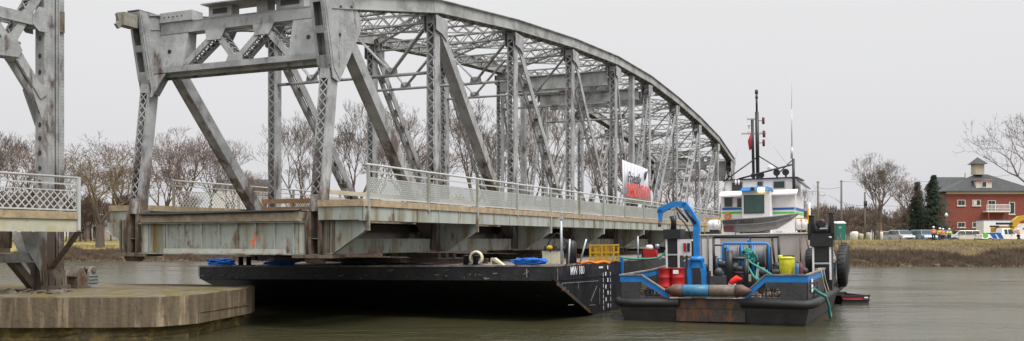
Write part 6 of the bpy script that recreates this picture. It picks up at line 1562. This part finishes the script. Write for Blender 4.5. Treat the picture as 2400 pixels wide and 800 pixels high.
def person(px, Y, vest, label, H=1.78, arms='down', zg=None, rz=0):
    X = bxx(px, Y); zg = groundz(X, Y) if zg is None else zg; s = H / 1.78
    rt = root('person', (X, Y, zg), rz, label, 'person', 'workers on the far bank'); rt.scale = (s, s, s)
    if arms == 'down': aL = [(-.22, 0, 1.42), (-.28, .02, 1.12), (-.27, -.06, .86)]; aR = [(.22, 0, 1.42), (.28, .02, 1.12), (.27, -.06, .86)]
    elif arms == 'folded': aL = [(-.22, 0, 1.42), (-.29, -.02, 1.14), (-.06, -.2, 1.12)]; aR = [(.22, 0, 1.42), (.29, -.02, 1.14), (.06, -.2, 1.16)]
    else: aL = [(-.22, 0, 1.42), (-.36, -.12, 1.2), (-.5, -.25, 1.3)]; aR = [(.22, 0, 1.42), (.28, .02, 1.12), (.25, -.1, .88)]
    J = [((0, 0, .95), (.15, .11)), ((0, 0, 1.2), (.14, .10)), ((0, 0, 1.42), (.16, .10)), ((0, 0, 1.54), (.06, .06)), ((0, -.01, 1.68), (.09, .11)),
         (aL[0], (.065, .065)), (aL[1], (.05, .05)), (aL[2], (.04, .04)), (aR[0], (.065, .065)), (aR[1], (.05, .05)), (aR[2], (.04, .04)),
         ((-.11, 0, .88), (.1, .1)), ((-.13, -.02, .48), (.065, .07)), ((-.14, 0, .08), (.05, .055)), ((-.15, -.14, .04), (.045, .04)),
         ((.11, 0, .88), (.1, .1)), ((.13, -.02, .48), (.065, .07)), ((.14, 0, .08), (.05, .055)), ((.15, -.14, .04), (.045, .04))]
    E_ = [(0, 1), (1, 2), (2, 3), (3, 4), (2, 5), (5, 6), (6, 7), (2, 8), (8, 9), (9, 10), (0, 11), (11, 12), (12, 13), (13, 14), (0, 15), (15, 16), (16, 17), (17, 18)]
    skinned('body', J, E_, M['skin'], rt)
    g = 1.22; f_ = lambda j, k=g: (j[0], (j[1][0] * k, j[1][1] * k))
    skinned('jacket', [(J[0][0], (.17, .14)), (J[1][0], (.17, .14)), (J[2][0], (.19, .13)), f_(J[5], 1.35), f_(J[6], 1.4), f_(J[8], 1.35), f_(J[9], 1.4), (tuple(V(J[6][0]).lerp(V(J[7][0]), .8)), (.055, .055)), (tuple(V(J[9][0]).lerp(V(J[10][0]), .8)), (.055, .055))], [(0, 1), (1, 2), (2, 3), (3, 4), (4, 7), (2, 5), (5, 6), (6, 8)], M[vest], rt)
    skinned('trousers', [((0, 0, .93), (.17, .14)), f_(J[11]), f_(J[12], 1.3), ((-.14, 0, .1), (.075, .08)), f_(J[15]), f_(J[16], 1.3), ((.14, 0, .1), (.075, .08))], [(0, 1), (1, 2), (2, 3), (0, 4), (4, 5), (5, 6)], M['navy'], rt)
    mb = MB(); mb.lathe((0, 0, 1.72), [(.16, 0), (.155, .02), (.125, .03), (.115, .09), (.07, .135), (.02, .15)], 14); mb.build('helmet', M['helmet'], rt)
    for z in (1.05, 1.22): mb = MB(); mb.lathe((0, 0, z), [(.205, -.02), (.205, .02)], 14); o = mb.build('reflective_band', M['letter'] if vest != 'hivy' else M['navy'], rt); o.scale = (1, .84, 1)
    mb = MB(); mb.box(-.035, -.015, -.125, -.115, 1.685, 1.7); mb.box(.015, .035, -.125, -.115, 1.685, 1.7); mb.prism([(-.012, -.115, 1.65), (.012, -.115, 1.65), (0, -.115, 1.69)], (0, -.025, 0)); mb.build('face', M['barkb'], rt)
    return rt
person(2188, 127, 'hivo', 'tallest worker in bright orange jacket and white helmet', 2.0, 'folded', zg=2.85)
person(2210, 126, 'hivo', 'shorter worker in orange vest left of the yellow vested one', 1.78, 'down', zg=2.8)
person(2225, 125, 'hivy', 'worker in yellow vest stepping down the grass, arm out', 1.85, 'out', zg=2.72)
person(2387, 126, 'hivo', 'worker in orange vest standing at the nose of the pickup', 1.85, 'folded', zg=2.75, rz=.6)
person(2203, 133, 'hivy', 'worker mostly hidden behind the orange jacket, only white helmet clear', 1.9, 'down', zg=2.85)
